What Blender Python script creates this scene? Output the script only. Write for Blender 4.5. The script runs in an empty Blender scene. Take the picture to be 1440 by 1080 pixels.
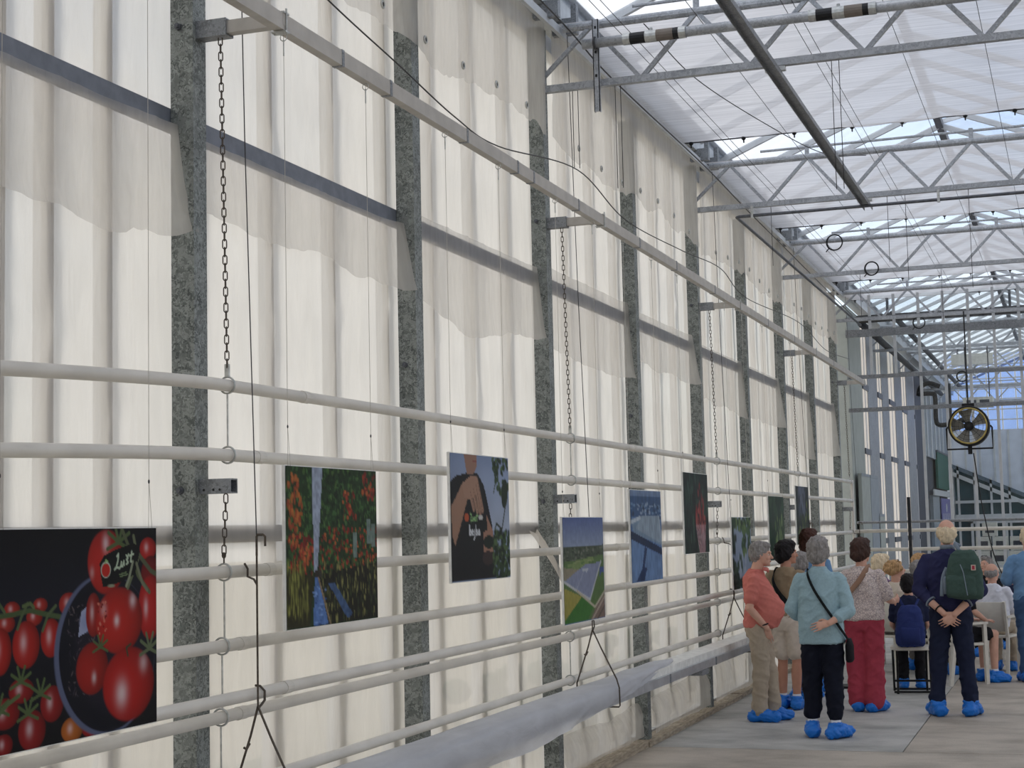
import bpy, bmesh, math, random
import numpy as np
from mathutils import Vector, Matrix, noise as mnoise

# ------------------------------------------------------------------ camera, sky, sun, exposure
SC = bpy.context.scene
COL = SC.collection
PI = math.pi

def cam_axes(yaw, pitch, roll):
    f = Vector((-math.sin(yaw)*math.cos(pitch), math.cos(yaw)*math.cos(pitch), math.sin(pitch)))
    r = Vector((math.cos(yaw), math.sin(yaw), 0)); u = r.cross(f)
    return math.cos(roll)*r + math.sin(roll)*u, -math.sin(roll)*r + math.cos(roll)*u, f
cr, cu, cf = cam_axes(math.radians(19.2327), math.radians(5.18396), math.radians(-1.32891))
cd = bpy.data.cameras.new('camera'); cam = bpy.data.objects.new('camera', cd); COL.objects.link(cam)
cd.sensor_width = 36.0; cd.lens = 2274.22/1440*36; cd.clip_end = 500
M = Matrix((cr, cu, -cf)).transposed().to_4x4(); M.translation = (0, 0, 1.8)
cam.matrix_world = M
SC.camera = cam

w = bpy.data.worlds.new('sky'); SC.world = w; w.use_nodes = True
nt = w.node_tree; nt.nodes.clear()
wo = nt.nodes.new('ShaderNodeOutputWorld'); bg = nt.nodes.new('ShaderNodeBackground')
sky = nt.nodes.new('ShaderNodeTexSky'); sky.sky_type = 'NISHITA'; sky.sun_disc = False
sky.sun_elevation = math.radians(50); sky.sun_rotation = math.radians(250); sky.dust_density = 2.5; sky.air_density = 1.0
tc = nt.nodes.new('ShaderNodeTexCoord'); ns = nt.nodes.new('ShaderNodeTexNoise')
ns.inputs['Scale'].default_value = 2.6; ns.inputs['Detail'].default_value = 7
cr_ = nt.nodes.new('ShaderNodeValToRGB'); cr_.color_ramp.elements[0].position = .32; cr_.color_ramp.elements[1].position = .56
mx = nt.nodes.new('ShaderNodeMix'); mx.data_type = 'RGBA'
sc_ = nt.nodes.new('ShaderNodeMix'); sc_.data_type = 'RGBA'; sc_.blend_type = 'MULTIPLY'; sc_.inputs[0].default_value = 1
sc_.inputs[7].default_value = (.34, .34, .34, 1)
nt.links.new(tc.outputs['Generated'], ns.inputs['Vector']); nt.links.new(ns.outputs['Fac'], cr_.inputs['Fac'])
nt.links.new(sky.outputs[0], sc_.inputs[6]); nt.links.new(sc_.outputs[2], mx.inputs[6])
mx.inputs[7].default_value = (1.34, 1.31, 1.30, 1)          # bright cloud
nt.links.new(cr_.outputs['Color'], mx.inputs[0]); nt.links.new(mx.outputs[2], bg.inputs['Color'])
bg.inputs['Strength'].default_value = 1.0
nt.links.new(bg.outputs[0], wo.inputs['Surface'])
sd = bpy.data.lights.new('sun_offscreen', 'SUN'); sd.energy = 0.6; sd.angle = math.radians(12); sd.color = (1, .96, .92)
so = bpy.data.objects.new('sun_offscreen', sd); COL.objects.link(so)
so.rotation_euler = Vector((.62, .06, -.80)).to_track_quat('-Z', 'Y').to_euler()
SC.view_settings.view_transform = 'Standard'; SC.view_settings.look = 'None'
SC.view_settings.exposure = 0.0; SC.view_settings.gamma = 1.0; SC.view_settings.use_curve_mapping = False

# ------------------------------------------------------------------ materials
MATS = {}
def srgb(r, g, b):
    return tuple(((c/255)/12.92 if c/255 <= .04045 else ((c/255+.055)/1.055)**2.4) for c in (r, g, b)) + (1,)
def newmat(n):
    m = bpy.data.materials.new(n); m.use_nodes = True; MATS[n] = m
    return m, m.node_tree, m.node_tree.nodes['Principled BSDF']
def plain(n, col, rough=.6, metal=0, var=.12, scale=18, bump=0, spec=.4, stretch=(1, 1, 1)):
    m, t, b = newmat(n)
    tc = t.nodes.new('ShaderNodeTexCoord'); mp = t.nodes.new('ShaderNodeMapping'); mp.inputs['Scale'].default_value = stretch
    nz = t.nodes.new('ShaderNodeTexNoise'); nz.inputs['Scale'].default_value = scale; nz.inputs['Detail'].default_value = 5
    t.links.new(tc.outputs['Object'], mp.inputs[0]); t.links.new(mp.outputs[0], nz.inputs['Vector'])
    rp = t.nodes.new('ShaderNodeMapRange'); rp.inputs['From Min'].default_value = .3; rp.inputs['From Max'].default_value = .7
    rp.inputs['To Min'].default_value = 1-var; rp.inputs['To Max'].default_value = 1+var
    t.links.new(nz.outputs['Fac'], rp.inputs[0])
    mm = t.nodes.new('ShaderNodeVectorMath'); mm.operation = 'SCALE'; mm.inputs[0].default_value = col[:3]
    t.links.new(rp.outputs[0], mm.inputs['Scale']); t.links.new(mm.outputs[0], b.inputs['Base Color'])
    b.inputs['Roughness'].default_value = rough; b.inputs['Metallic'].default_value = metal
    b.inputs['Specular IOR Level'].default_value = spec
    if bump:
        bp = t.nodes.new('ShaderNodeBump'); bp.inputs['Strength'].default_value = bump; bp.inputs['Distance'].default_value = .01
        t.links.new(nz.outputs['Fac'], bp.inputs['Height']); t.links.new(bp.outputs[0], b.inputs['Normal'])
    return m
def galv(n, lo, hi, scale, rough=.5, metal=.35):
    m, t, b = newmat(n)
    tc = t.nodes.new('ShaderNodeTexCoord')
    nz = t.nodes.new('ShaderNodeTexNoise'); nz.inputs['Scale'].default_value = scale*.8; nz.inputs['Detail'].default_value = 4
    ad = t.nodes.new('ShaderNodeMix'); ad.data_type = 'RGBA'; ad.blend_type = 'LINEAR_LIGHT'; ad.inputs[0].default_value = .12
    t.links.new(tc.outputs['Object'], nz.inputs['Vector']); t.links.new(tc.outputs['Object'], ad.inputs[6]); t.links.new(nz.outputs['Color'], ad.inputs[7])
    vo = t.nodes.new('ShaderNodeTexVoronoi'); vo.inputs['Scale'].default_value = scale; t.links.new(ad.outputs[2], vo.inputs['Vector'])
    sp = t.nodes.new('ShaderNodeSeparateColor'); t.links.new(vo.outputs['Color'], sp.inputs[0])
    n2 = t.nodes.new('ShaderNodeTexNoise'); n2.inputs['Scale'].default_value = 5; n2.inputs['Detail'].default_value = 6
    t.links.new(tc.outputs['Object'], n2.inputs['Vector'])
    av = t.nodes.new('ShaderNodeMath'); av.operation = 'MULTIPLY_ADD'; av.inputs[1].default_value = .6
    t.links.new(sp.outputs[0], av.inputs[0])
    hv = t.nodes.new('ShaderNodeMath'); hv.operation = 'MULTIPLY'; hv.inputs[1].default_value = .45; t.links.new(n2.outputs['Fac'], hv.inputs[0])
    t.links.new(hv.outputs[0], av.inputs[2])
    r = t.nodes.new('ShaderNodeValToRGB'); r.color_ramp.elements[0].color = lo; r.color_ramp.elements[1].color = hi
    r.color_ramp.elements[0].position = .15; r.color_ramp.elements[1].position = .9
    t.links.new(av.outputs[0], r.inputs[0]); t.links.new(r.outputs[0], b.inputs['Base Color'])
    b.inputs['Roughness'].default_value = rough; b.inputs['Metallic'].default_value = metal
    return m
def film(n, col, trans, diff=.25, streak=(1, 1.2, .25), sscale=9, var=.12, gloss=.05, bump=.25):
    m, t, b = newmat(n); t.nodes.remove(b); out = t.nodes['Material Output']
    tc = t.nodes.new('ShaderNodeTexCoord'); mp = t.nodes.new('ShaderNodeMapping'); mp.inputs['Scale'].default_value = streak
    nz = t.nodes.new('ShaderNodeTexNoise'); nz.inputs['Scale'].default_value = sscale; nz.inputs['Detail'].default_value = 6; nz.inputs['Distortion'].default_value = .4
    t.links.new(tc.outputs['Object'], mp.inputs[0]); t.links.new(mp.outputs[0], nz.inputs['Vector'])
    rp = t.nodes.new('ShaderNodeMapRange'); rp.inputs['From Min'].default_value = .3; rp.inputs['From Max'].default_value = .7
    rp.inputs['To Min'].default_value = 1-var; rp.inputs['To Max'].default_value = 1+var*.3
    t.links.new(nz.outputs['Fac'], rp.inputs[0])
    mm = t.nodes.new('ShaderNodeVectorMath'); mm.operation = 'SCALE'; mm.inputs[0].default_value = col[:3]; t.links.new(rp.outputs[0], mm.inputs['Scale'])
    bp = t.nodes.new('ShaderNodeBump'); bp.inputs['Strength'].default_value = bump; bp.inputs['Distance'].default_value = .02
    t.links.new(nz.outputs['Fac'], bp.inputs['Height'])
    tr = t.nodes.new('ShaderNodeBsdfTranslucent'); df = t.nodes.new('ShaderNodeBsdfDiffuse'); tp = t.nodes.new('ShaderNodeBsdfTransparent'); gl = t.nodes.new('ShaderNodeBsdfGlossy')
    gl.inputs['Roughness'].default_value = .35
    for q in (tr, df, gl): t.links.new(bp.outputs[0], q.inputs['Normal'])
    t.links.new(mm.outputs[0], tr.inputs['Color']); t.links.new(mm.outputs[0], df.inputs['Color'])
    m1 = t.nodes.new('ShaderNodeMixShader'); m1.inputs[0].default_value = diff; t.links.new(tr.outputs[0], m1.inputs[1]); t.links.new(df.outputs[0], m1.inputs[2])
    m2 = t.nodes.new('ShaderNodeMixShader'); m2.inputs[0].default_value = trans; t.links.new(m1.outputs[0], m2.inputs[1]); t.links.new(tp.outputs[0], m2.inputs[2])
    m3 = t.nodes.new('ShaderNodeMixShader'); m3.inputs[0].default_value = gloss; t.links.new(m2.outputs[0], m3.inputs[1]); t.links.new(gl.outputs[0], m3.inputs[2])
    t.links.new(m3.outputs[0], out.inputs['Surface'])
    return m
def glass(n, col, refl=.08, haze=0):
    m, t, b = newmat(n); t.nodes.remove(b); out = t.nodes['Material Output']
    tp = t.nodes.new('ShaderNodeBsdfTransparent'); gl = t.nodes.new('ShaderNodeBsdfGlossy'); gl.inputs['Roughness'].default_value = .06
    tc = t.nodes.new('ShaderNodeTexCoord'); nz = t.nodes.new('ShaderNodeTexNoise'); nz.inputs['Scale'].default_value = 3
    t.links.new(tc.outputs['Object'], nz.inputs['Vector'])
    rp = t.nodes.new('ShaderNodeMapRange'); rp.inputs['To Min'].default_value = .92; rp.inputs['To Max'].default_value = 1.04
    t.links.new(nz.outputs['Fac'], rp.inputs[0])
    mm = t.nodes.new('ShaderNodeVectorMath'); mm.operation = 'SCALE'; mm.inputs[0].default_value = col[:3]; t.links.new(rp.outputs[0], mm.inputs['Scale'])
    t.links.new(mm.outputs[0], tp.inputs['Color'])
    m1 = t.nodes.new('ShaderNodeMixShader'); m1.inputs[0].default_value = refl
    t.links.new(tp.outputs[0], m1.inputs[1]); t.links.new(gl.outputs[0], m1.inputs[2]); last = m1
    if haze:
        tl = t.nodes.new('ShaderNodeBsdfTranslucent'); tl.inputs['Color'].default_value = (.85, .87, .9, 1)
        m2 = t.nodes.new('ShaderNodeMixShader'); m2.inputs[0].default_value = haze
        t.links.new(m1.outputs[0], m2.inputs[1]); t.links.new(tl.outputs[0], m2.inputs[2]); last = m2
    t.links.new(last.outputs[0], out.inputs['Surface'])
    return m
def printed(n):
    m, t, b = newmat(n)
    a = t.nodes.new('ShaderNodeVertexColor'); a.layer_name = 'print'
    t.links.new(a.outputs['Color'], b.inputs['Base Color']); b.inputs['Roughness'].default_value = .5; b.inputs['Specular IOR Level'].default_value = .12
    return m

galv('galvanized', srgb(70, 76, 76), srgb(160, 166, 164), 36)
galv('galvanized_fine', srgb(108, 112, 116), srgb(160, 164, 170), 40)
galv('truss_steel', srgb(142, 146, 152), srgb(186, 190, 196), 30, .45, .2)
plain('dark_steel', srgb(96, 99, 106), .5, .4, .2, 30)
plain('beam_paint', srgb(190, 186, 180), .5, .1, .1, 9)
plain('pipe_white', srgb(216, 212, 204), .45, 0, .1, 6, stretch=(1, .6, 1))
plain('aluminium', srgb(190, 194, 198), .35, .5, .12, 12)
plain('mullion_alu', srgb(205, 206, 210), .5, .3, .1, 8)
plain('purlin_steel', srgb(120, 126, 138), .5, .2, .15, 14)
plain('black', srgb(22, 23, 26), .55)
plain('rubber_brown', srgb(120, 112, 104), .7)
plain('zinc', srgb(190, 192, 190), .35, .6, .2, 40)
plain('wire', srgb(70, 70, 72), .5, .4)
plain('string', srgb(190, 186, 178), .7)
plain('rust_wire', srgb(92, 84, 76), .6, .4, .3, 60)
plain('board_white', srgb(236, 236, 232), .5)
plain('timber', srgb(170, 158, 140), .85, 0, .35, 14, .3, stretch=(4, .6, 4))
plain('grass_out', srgb(168, 158, 134), .95, 0, .3, 2)
plain('hedge_green', srgb(74, 96, 60), .9, 0, .4, 9)
plain('grey_board', srgb(158, 164, 160), .7, 0, .08, 5)
plain('grey_board_blue', srgb(140, 148, 156), .7, 0, .08, 5)
plain('green_board', srgb(52, 96, 84), .7, 0, .1, 5)
plain('door_dark', srgb(60, 64, 72), .6)
plain('frame_white', srgb(196, 200, 204), .5, .1, .08, 8)
plain('cladding', srgb(204, 212, 226), .6, 0, .06, 4)
plain('teal_dark', srgb(38, 66, 74), .15, 0, .2, 3, spec=.6)
plain('roof_dark', srgb(92, 108, 122), .6)
plain('unit_white', srgb(205, 205, 198), .5)
plain('purple_banner', srgb(120, 118, 168), .6)
plain('fan_ring', srgb(178, 160, 96), .5, .2, .4, 12)
plain('fan_blade', srgb(170, 168, 160), .45, .2)
film('film_cream', srgb(231, 225, 217), .19, .3, var=.07, bump=.8, sscale=7, streak=(1, 1.6, .3))
film('film_grey', srgb(234, 230, 225), .5, .3, sscale=11, var=.12, bump=.8, streak=(1, 1.6, .3))
film('film_drape', srgb(226, 228, 234), .06, .45, (1, .5, 1.5), 7, .1, .1, .5)
film('screen_cloth', srgb(222, 220, 220), .14, .3, (.25, 9, 1), 3.2, .2, .02, .15)
glass('glass_clear', srgb(250, 252, 252), .05)
glass('glass_roof', srgb(246, 249, 252), .05, .12)
printed('photo_print')

def concrete(n, col, dark):
    m, t, b = newmat(n)
    tc = t.nodes.new('ShaderNodeTexCoord')
    mp = t.nodes.new('ShaderNodeMapping'); mp.inputs['Scale'].default_value = (.9, 1.2, 1)
    t.links.new(tc.outputs['Object'], mp.inputs[0])
    a = t.nodes.new('ShaderNodeTexNoise'); a.inputs['Scale'].default_value = 1.6; a.inputs['Detail'].default_value = 8; a.inputs['Roughness'].default_value = .62
    t.links.new(mp.outputs[0], a.inputs['Vector'])
    c = t.nodes.new('ShaderNodeTexNoise'); c.inputs['Scale'].default_value = 90; c.inputs['Detail'].default_value = 3
    t.links.new(tc.outputs['Object'], c.inputs['Vector'])
    r = t.nodes.new('ShaderNodeValToRGB'); r.color_ramp.elements[0].color = dark; r.color_ramp.elements[1].color = col
    r.color_ramp.elements[0].position = .33; r.color_ramp.elements[1].position = .6
    t.links.new(a.outputs['Fac'], r.inputs[0])
    mx = t.nodes.new('ShaderNodeMix'); mx.data_type = 'RGBA'; mx.blend_type = 'OVERLAY'; mx.inputs[0].default_value = .25
    t.links.new(r.outputs[0], mx.inputs[6]); t.links.new(c.outputs['Fac'], mx.inputs[7]); t.links.new(mx.outputs[2], b.inputs['Base Color'])
    b.inputs['Roughness'].default_value = .75
    bp = t.nodes.new('ShaderNodeBump'); bp.inputs['Strength'].default_value = .15; bp.inputs['Distance'].default_value = .004
    t.links.new(c.outputs['Fac'], bp.inputs['Height']); t.links.new(bp.outputs[0], b.inputs['Normal'])
    return m
concrete('concrete_light', srgb(190, 189, 185), srgb(150, 150, 147))
concrete('concrete_tan', srgb(186, 177, 165), srgb(154, 146, 135))

# ------------------------------------------------------------------ mesh helpers
class MB:
    def __init__(s): s.v = []; s.f = []
    def add(s, vs, fs):
        o = len(s.v); s.v += [tuple(p) for p in vs]; s.f += [tuple(i+o for i in q) for q in fs]; return s
    def box(s, lo, hi):
        x0, y0, z0 = lo; x1, y1, z1 = hi
        return s.add([(x0, y0, z0), (x1, y0, z0), (x1, y1, z0), (x0, y1, z0), (x0, y0, z1), (x1, y0, z1), (x1, y1, z1), (x0, y1, z1)],
                     [(3, 2, 1, 0), (4, 5, 6, 7), (0, 1, 5, 4), (1, 2, 6, 5), (2, 3, 7, 6), (3, 0, 4, 7)])
    def obox(s, p, q, w, h, up=(0, 0, 1)):          # a bar from p to q, w across, h along up
        p = Vector(p); q = Vector(q); d = (q-p).normalized(); a = d.cross(Vector(up))
        if a.length < 1e-4: a = d.cross(Vector((1, 0, 0)))
        a.normalize(); u = a.cross(d)
        vs = [c + a*w/2*i + u*h/2*j for c in (p, q) for i, j in ((-1, -1), (1, -1), (1, 1), (-1, 1))]
        return s.add(vs, [(0, 1, 2, 3), (7, 6, 5, 4), (0, 4, 5, 1), (1, 5, 6, 2), (2, 6, 7, 3), (3, 7, 4, 0)])
    def tube(s, pts, r, seg=10, closed=False, cap=True, flat=1.0, ref=None):
        pts = [Vector(p) for p in pts]; n = len(pts); rs = r if isinstance(r, (list, tuple)) else [r]*n
        o = len(s.v); prev = None
        for i, p in enumerate(pts):
            if closed: d = (pts[(i+1) % n] - pts[i-1])
            else: d = pts[min(i+1, n-1)] - pts[max(i-1, 0)]
            if d.length < 1e-9: d = Vector((0, 0, 1))
            d.normalize()
            if prev is None:
                a = Vector(ref) if ref else (Vector((0, 0, 1)) if abs(d.z) < .9 else Vector((1, 0, 0)))
            else: a = prev
            a = (a - d*a.dot(d)); a.normalize(); prev = a; b = d.cross(a)
            for k in range(seg):
                t = 2*PI*k/seg; s.v.append(tuple(p + a*math.cos(t)*rs[i] + b*math.sin(t)*rs[i]*flat))
        for i in range(n if closed else n-1):
            j = (i+1) % n
            for k in range(seg):
                l = (k+1) % seg; s.f.append((o+i*seg+k, o+i*seg+l, o+j*seg+l, o+j*seg+k))
        if cap and not closed:
            s.f.append(tuple(o+k for k in reversed(range(seg)))); s.f.append(tuple(o+(n-1)*seg+k for k in range(seg)))
        return s
    def capsule(s, p, q, r0, r1, seg=12, flat=1.0, ref=None):
        p = Vector(p); q = Vector(q); d = q-p; L = d.length; d = d/L if L > 1e-6 else Vector((0, 0, 1))
        pts, rs = [], []
        for k in range(1, 5): a = PI/2*k/4; pts.append(p - d*r0*math.cos(a)); rs.append(max(r0*math.sin(a), 1e-4))
        for k in range(0, 4): a = PI/2*k/4; pts.append(q + d*r1*math.sin(a)); rs.append(max(r1*math.cos(a), 1e-4))
        pts.append(q + d*r1); rs.append(1e-4); pts.insert(0, p-d*r0); rs.insert(0, 1e-4)
        return s.tube(pts, rs, seg, flat=flat, ref=ref)
    def chain(s, pts, rs, seg=12, flat=1.0, ref=None):
        for i in range(len(pts)-1): s.capsule(pts[i], pts[i+1], rs[i], rs[i+1], seg, flat, ref)
        return s
    def ell(s, c, r, mat=None, nu=16, nv=10):
        vs = []; c = Vector(c)
        for i in range(nv+1):
            a = PI*i/nv
            for k in range(nu):
                t = 2*PI*k/nu; v = Vector((r[0]*math.sin(a)*math.cos(t), r[1]*math.sin(a)*math.sin(t), r[2]*math.cos(a)))
                if mat: v = mat @ v
                vs.append(c+v)
        fs = [(i*nu+k, (i+1)*nu+k, (i+1)*nu+(k+1) % nu, i*nu+(k+1) % nu) for i in range(nv) for k in range(nu)]
        return s.add(vs, fs)
    def loft(s, secs, seg=28, pw=2.4):                # (z, cx, cy, rx, ry) closed stack
        vs = []
        for z, cx, cy, rx, ry in secs:
            for k in range(seg):
                t = 2*PI*k/seg; c, q = math.cos(t), math.sin(t)
                vs.append((cx + rx*math.copysign(abs(c)**(2/pw), c), cy + ry*math.copysign(abs(q)**(2/pw), q), z))
        n = len(secs)
        fs = [(i*seg+k, i*seg+(k+1) % seg, (i+1)*seg+(k+1) % seg, (i+1)*seg+k) for i in range(n-1) for k in range(seg)]
        fs.append(tuple(reversed(range(seg)))); fs.append(tuple((n-1)*seg+k for k in range(seg)))
        return s.add(vs, fs)
    def torus(s, c, R, r, axis=(0, 1, 0), seg=20, rs=8, sx=1.0):
        ax = Vector(axis).normalized(); a = ax.orthogonal().normalized()
        if abs(ax.y) > .9: a = Vector((1, 0, 0))
        b = ax.cross(a); c = Vector(c)
        pts = [c + a*math.cos(2*PI*k/seg)*R*sx + b*math.sin(2*PI*k/seg)*R for k in range(seg)]
        return s.tube(pts, r, rs, closed=True, ref=tuple(ax))
    def mesh(s, name):
        m = bpy.data.meshes.new(name); m.from_pydata(s.v, [], s.f); m.validate(); m.update(); return m
    def build(s, name, mat, parent=None, smooth=False, loc=None):
        return obj(name, s.mesh(name), mat, parent, smooth, loc)

def obj(name, mesh, mat, parent=None, smooth=False, loc=None):
    if mat and not mesh.materials: mesh.materials.append(MATS[mat])
    if smooth: mesh.polygons.foreach_set('use_smooth', [True]*len(mesh.polygons))
    o = bpy.data.objects.new(name, mesh); COL.objects.link(o)
    if parent: o.parent = parent
    if loc: o.location = loc
    return o
def tag(o, label, cat, group=None, kind=None):
    if label: o['label'] = label
    if cat: o['category'] = cat
    if group: o['group'] = group
    if kind: o['kind'] = kind
    return o
def thing(name, label, cat, loc=(0, 0, 0), rz=0, group=None):
    o = bpy.data.objects.new(name, None); COL.objects.link(o); o.location = loc; o.rotation_euler = (0, 0, rz); o.empty_display_size = .1
    return tag(o, label, cat, group)
def struct(o): o['kind'] = 'structure'; return o
def emptystruct(name, loc=(0, 0, 0)):
    o = bpy.data.objects.new(name, None); COL.objects.link(o); o.location = loc; o['kind'] = 'structure'; return o
def share(name, o, parent, loc=None, rot=None):
    c = bpy.data.objects.new(name, o.data); COL.objects.link(c); c.parent = parent
    if loc is not None: c.location = loc
    if rot is not None: c.rotation_euler = rot
    return c
def vnoise(x, y, seed=0):
    x = np.asarray(x, float); y = np.asarray(y, float); xi = np.floor(x).astype(int); yi = np.floor(y).astype(int); fx = x-xi; fy = y-yi
    fx = fx*fx*(3-2*fx); fy = fy*fy*(3-2*fy)
    def h(a, b):
        n = (a*374761393 + b*668265263 + seed*1442695041) & 0x7fffffff; n = ((n ^ (n >> 13))*1274126177) & 0x7fffffff
        return ((n ^ (n >> 16)) & 0xffff)/65535.
    return (h(xi, yi)*(1-fx)+h(xi+1, yi)*fx)*(1-fy)+(h(xi, yi+1)*(1-fx)+h(xi+1, yi+1)*fx)*fy
# ------------------------------------------------------------------ the setting
YC0, DY = 5.97, 2.437                      # front edge of the column by the aisle photo, column spacing
def yc(k): return YC0 + DY*k               # near face of column k
EVEN = [yc(k)+.06 for k in range(-4, 17, 2)]   # -3.7 .. 45: the truss lines
YT = EVEN
GUT, RID = (-3.5, .8, 5.1), (-1.35, 2.95)
ZG, ZR = 5.62, 6.5

floor = emptystruct('floor')
def slab(lo, hi, mat):
    o = MB().box((lo[0], lo[1], -.15), (hi[0], hi[1], 0)).build('slab', mat, floor)
    return o
g = .005
slab((-3.62, 13.17+g), (-1.42-g, 52), 'concrete_light')
slab((-1.42+g, 13.17+g), (8, 52), 'concrete_tan')
slab((-3.62, -4.6), (8, 13.17-g), 'concrete_tan')
MB().box((-3.62, -4.6, -.2), (8, 52, -.151)).build('sub_base', 'dark_steel', floor)
o = MB().box((-60, -60, -.3), (-3.8, 110, -.06)).build('ground_outside', 'grass_out'); struct(o)
o = MB().box((8, -60, -.3), (60, 110, -.06)).build('ground_beyond', 'grass_out'); struct(o)
o = MB().box((-3.8, 52, -.3), (8, 110, -.06)).build('ground_behind', 'grass_out'); struct(o)

# timber kerb along the wall
kerb = emptystruct('baseboard_left')
for i, (a, b) in enumerate([(1.0, 5.2), (5.21, 9.3), (9.31, 13.1), (13.11, 17.0), (17.01, 21.2), (21.21, 25.9)]):
    MB().box((-3.60, a, 0), (-3.455+.012*(i % 2), b, .04+.008*(i % 3))).build('plank', 'timber', kerb)

# glazed side wall: panes, mullions, purlins
wall = emptystruct('wall_left')
mull_y = [5.58 + .70*k for k in range(-13, 30)]
zs = [(.06, 1.80), (1.84, 3.56), (3.63, 5.45)]
pm = {}
for i in range(len(mull_y)-1):
    for (za, zb) in zs:
        key = za
        if key not in pm:
            pm[key] = MB().box((-.003, .0, za), (.003, .70, zb)).build('glass_pane', 'glass_clear', wall); pm[key].location = (-3.715, mull_y[i], 0)
        else: share('glass_pane', pm[key], wall, (-3.715, mull_y[i], 0))
mu = None
for y in mull_y + [5.18]:
    if mu is None:
        mu = MB().box((-.03, -.014, .0), (.022, .014, 5.5)).box((.008, -.042, 0), (.026, .042, 5.5)).build('mullion', 'mullion_alu', wall); mu.location = (-3.70, y, 0)
    else: share('mullion', mu, wall, (-3.70, y, 0))
struct(MB().box((-3.640, -4.5, 3.545), (-3.613, 25.9, 3.645)).build('trim_1', 'purlin_steel'))
MB().box((-3.74, -4.5, 5.42), (-3.68, 26, 5.70)).build('sun_gap_cover', 'frame_white', wall)  # strip added to stop sun leaking in over the wall top
MB().box((-3.672, -4.5, 1.775), (-3.664, 25.9, 1.855)).build('purlin', 'purlin_steel', wall)
MB().box((-3.73, 1.0, -.2), (-3.62, 26, .05)).build('plinth', 'concrete_light', wall)
wr = emptystruct('wall_right_added')  # unseen wall, added to cut the daylight coming in from the open side
MB().box((5.3, -4.6, 0), (5.36, 26, 1.0)).build('kick_panel', 'grey_board', wr)
MB().add([(5.32, -4.6, 1.0), (5.32, 26, 1.0), (5.32, 26, 5.45), (5.32, -4.6, 5.45)], [(0, 1, 2, 3)]).build('film_lining', 'film_grey', wr)
MB().box((5.3, 26, 0), (5.36, 49, 5.45)).build('panel', 'glass_clear', wr)
struct(MB().box((-3.7, -4.7, 0), (5.4, -4.6, 6.4)).build('wall_back_added', 'grey_board'))  # unseen wall, added to cut the daylight from behind the camera
# bushes outside, dim shapes behind the film
def bush(y0, y1, h, d, seed):
    random.seed(seed); mb = MB(); n = int((y1-y0)*26)
    for i in range(n):
        y = random.uniform(y0, y1); z = random.uniform(.05, h)*random.uniform(.6, 1); x = -4.35 + random.uniform(-.25, .25)
        r = random.uniform(.06, .13); mb.ell((x, y, z), (r, r, r*.8), None, 6, 4)
    return mb.build('hedge', 'hedge_green')
tag(bush(11.3, 17.5, .75, .5, 4), 'low green bush row dimly seen behind the lower film by the trough', 'hedge')
tag(bush(7.5, 8.3, .9, .4, 9), 'small green bush dimly seen behind film below the hand photo', 'hedge')

# gutter on top of the wall
gut = thing('roof_gutter', 'pale metal roof gutter along the top of the film wall', 'gutter', (-3.5, 13.5, 5.42))
mb = MB()
for (p, q) in [((-.10, .32), (-.10, .08)), ((-.10, .08), (.03, .08)), ((.03, .08), (.10, .30)), ((.10, .30), (.15, .30))]:
    mb.obox(((p[0]+q[0])/2, -17.8, (p[1]+q[1])/2), ((p[0]+q[0])/2, 36, (p[1]+q[1])/2), max(abs(p[0]-q[0]), .008), max(abs(p[1]-q[1]), .008))
mb.build('channel', 'aluminium', gut)
brk = None
for y in YT[1:7]:
    for dy in (-.28, .16):
        if brk is None: brk = MB().box((.02, -.03, -.02), (.21, .03, .10)).box((.17, -.03, .1), (.21, .03, .2)).build('bracket', 'galvanized_fine', gut, loc=(0, y-13.5+dy, 0))
        else: share('bracket', brk, gut, (0, y-13.5+dy, 0))
MB().box((.10, -17.8, -.06), (.13, 12.2, .0)).build('cloth_rail', 'frame_white', gut)
for gx in (.8, 5.1):
    gg = thing('roof_gutter', 'metal valley gutter between two glass roof spans' if gx < 1 else 'metal gutter along the far side of the roof', 'gutter', (gx, 13.5, 5.45))
    MB().box((-.11, -17.8, 0), (.11, 36, .012)).box((-.12, -17.8, 0), (-.11, 36, .15)).box((.11, -17.8, 0), (.12, 36, .15)).build('channel', 'aluminium', gg)

# glass roof: ridges, bars, panes
ceil = emptystruct('ceiling')
SP = .97; RY0 = 1.1-6*SP; ny = int((49.5-RY0)/SP)
ang = math.atan2(ZR-ZG, 2.15); LEN = math.hypot(2.15, ZR-ZG)
pane = MB().box((0, .02, -.003), (LEN, SP-.02, .003)).build('glass_pane', 'glass_roof', ceil)
bar = MB().box((0, -.021, -.05), (LEN, .021, .012)).build('glazing_bar', 'frame_white', ceil)
first = True
for r in RID:
    for sgn in (-1, 1):
        for i in range(ny+1):
            y = RY0 + SP*i
            rot = (0, -ang, 0) if sgn < 0 else (0, -ang, PI)
            loc = (r-2.15, y, ZG) if sgn < 0 else (r+2.15, y, ZG)
            if first: pane.location = loc; pane.rotation_euler = rot; bar.location = loc; bar.rotation_euler = rot; first = False; continue
            share('glazing_bar', bar, ceil, loc, rot)
            if i < ny or sgn > 0:
                if sgn > 0 and i == 0: continue
                if r == RID[0] and sgn > 0 and i in (26, 27): continue       # an open vent
                share('glass_pane', pane, ceil, loc, rot)
for r in RID: MB().box((r-.04, RY0, ZR-.06), (r+.04, 49.6, ZR+.03)).build('ridge_beam', 'dark_steel', ceil)
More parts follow.
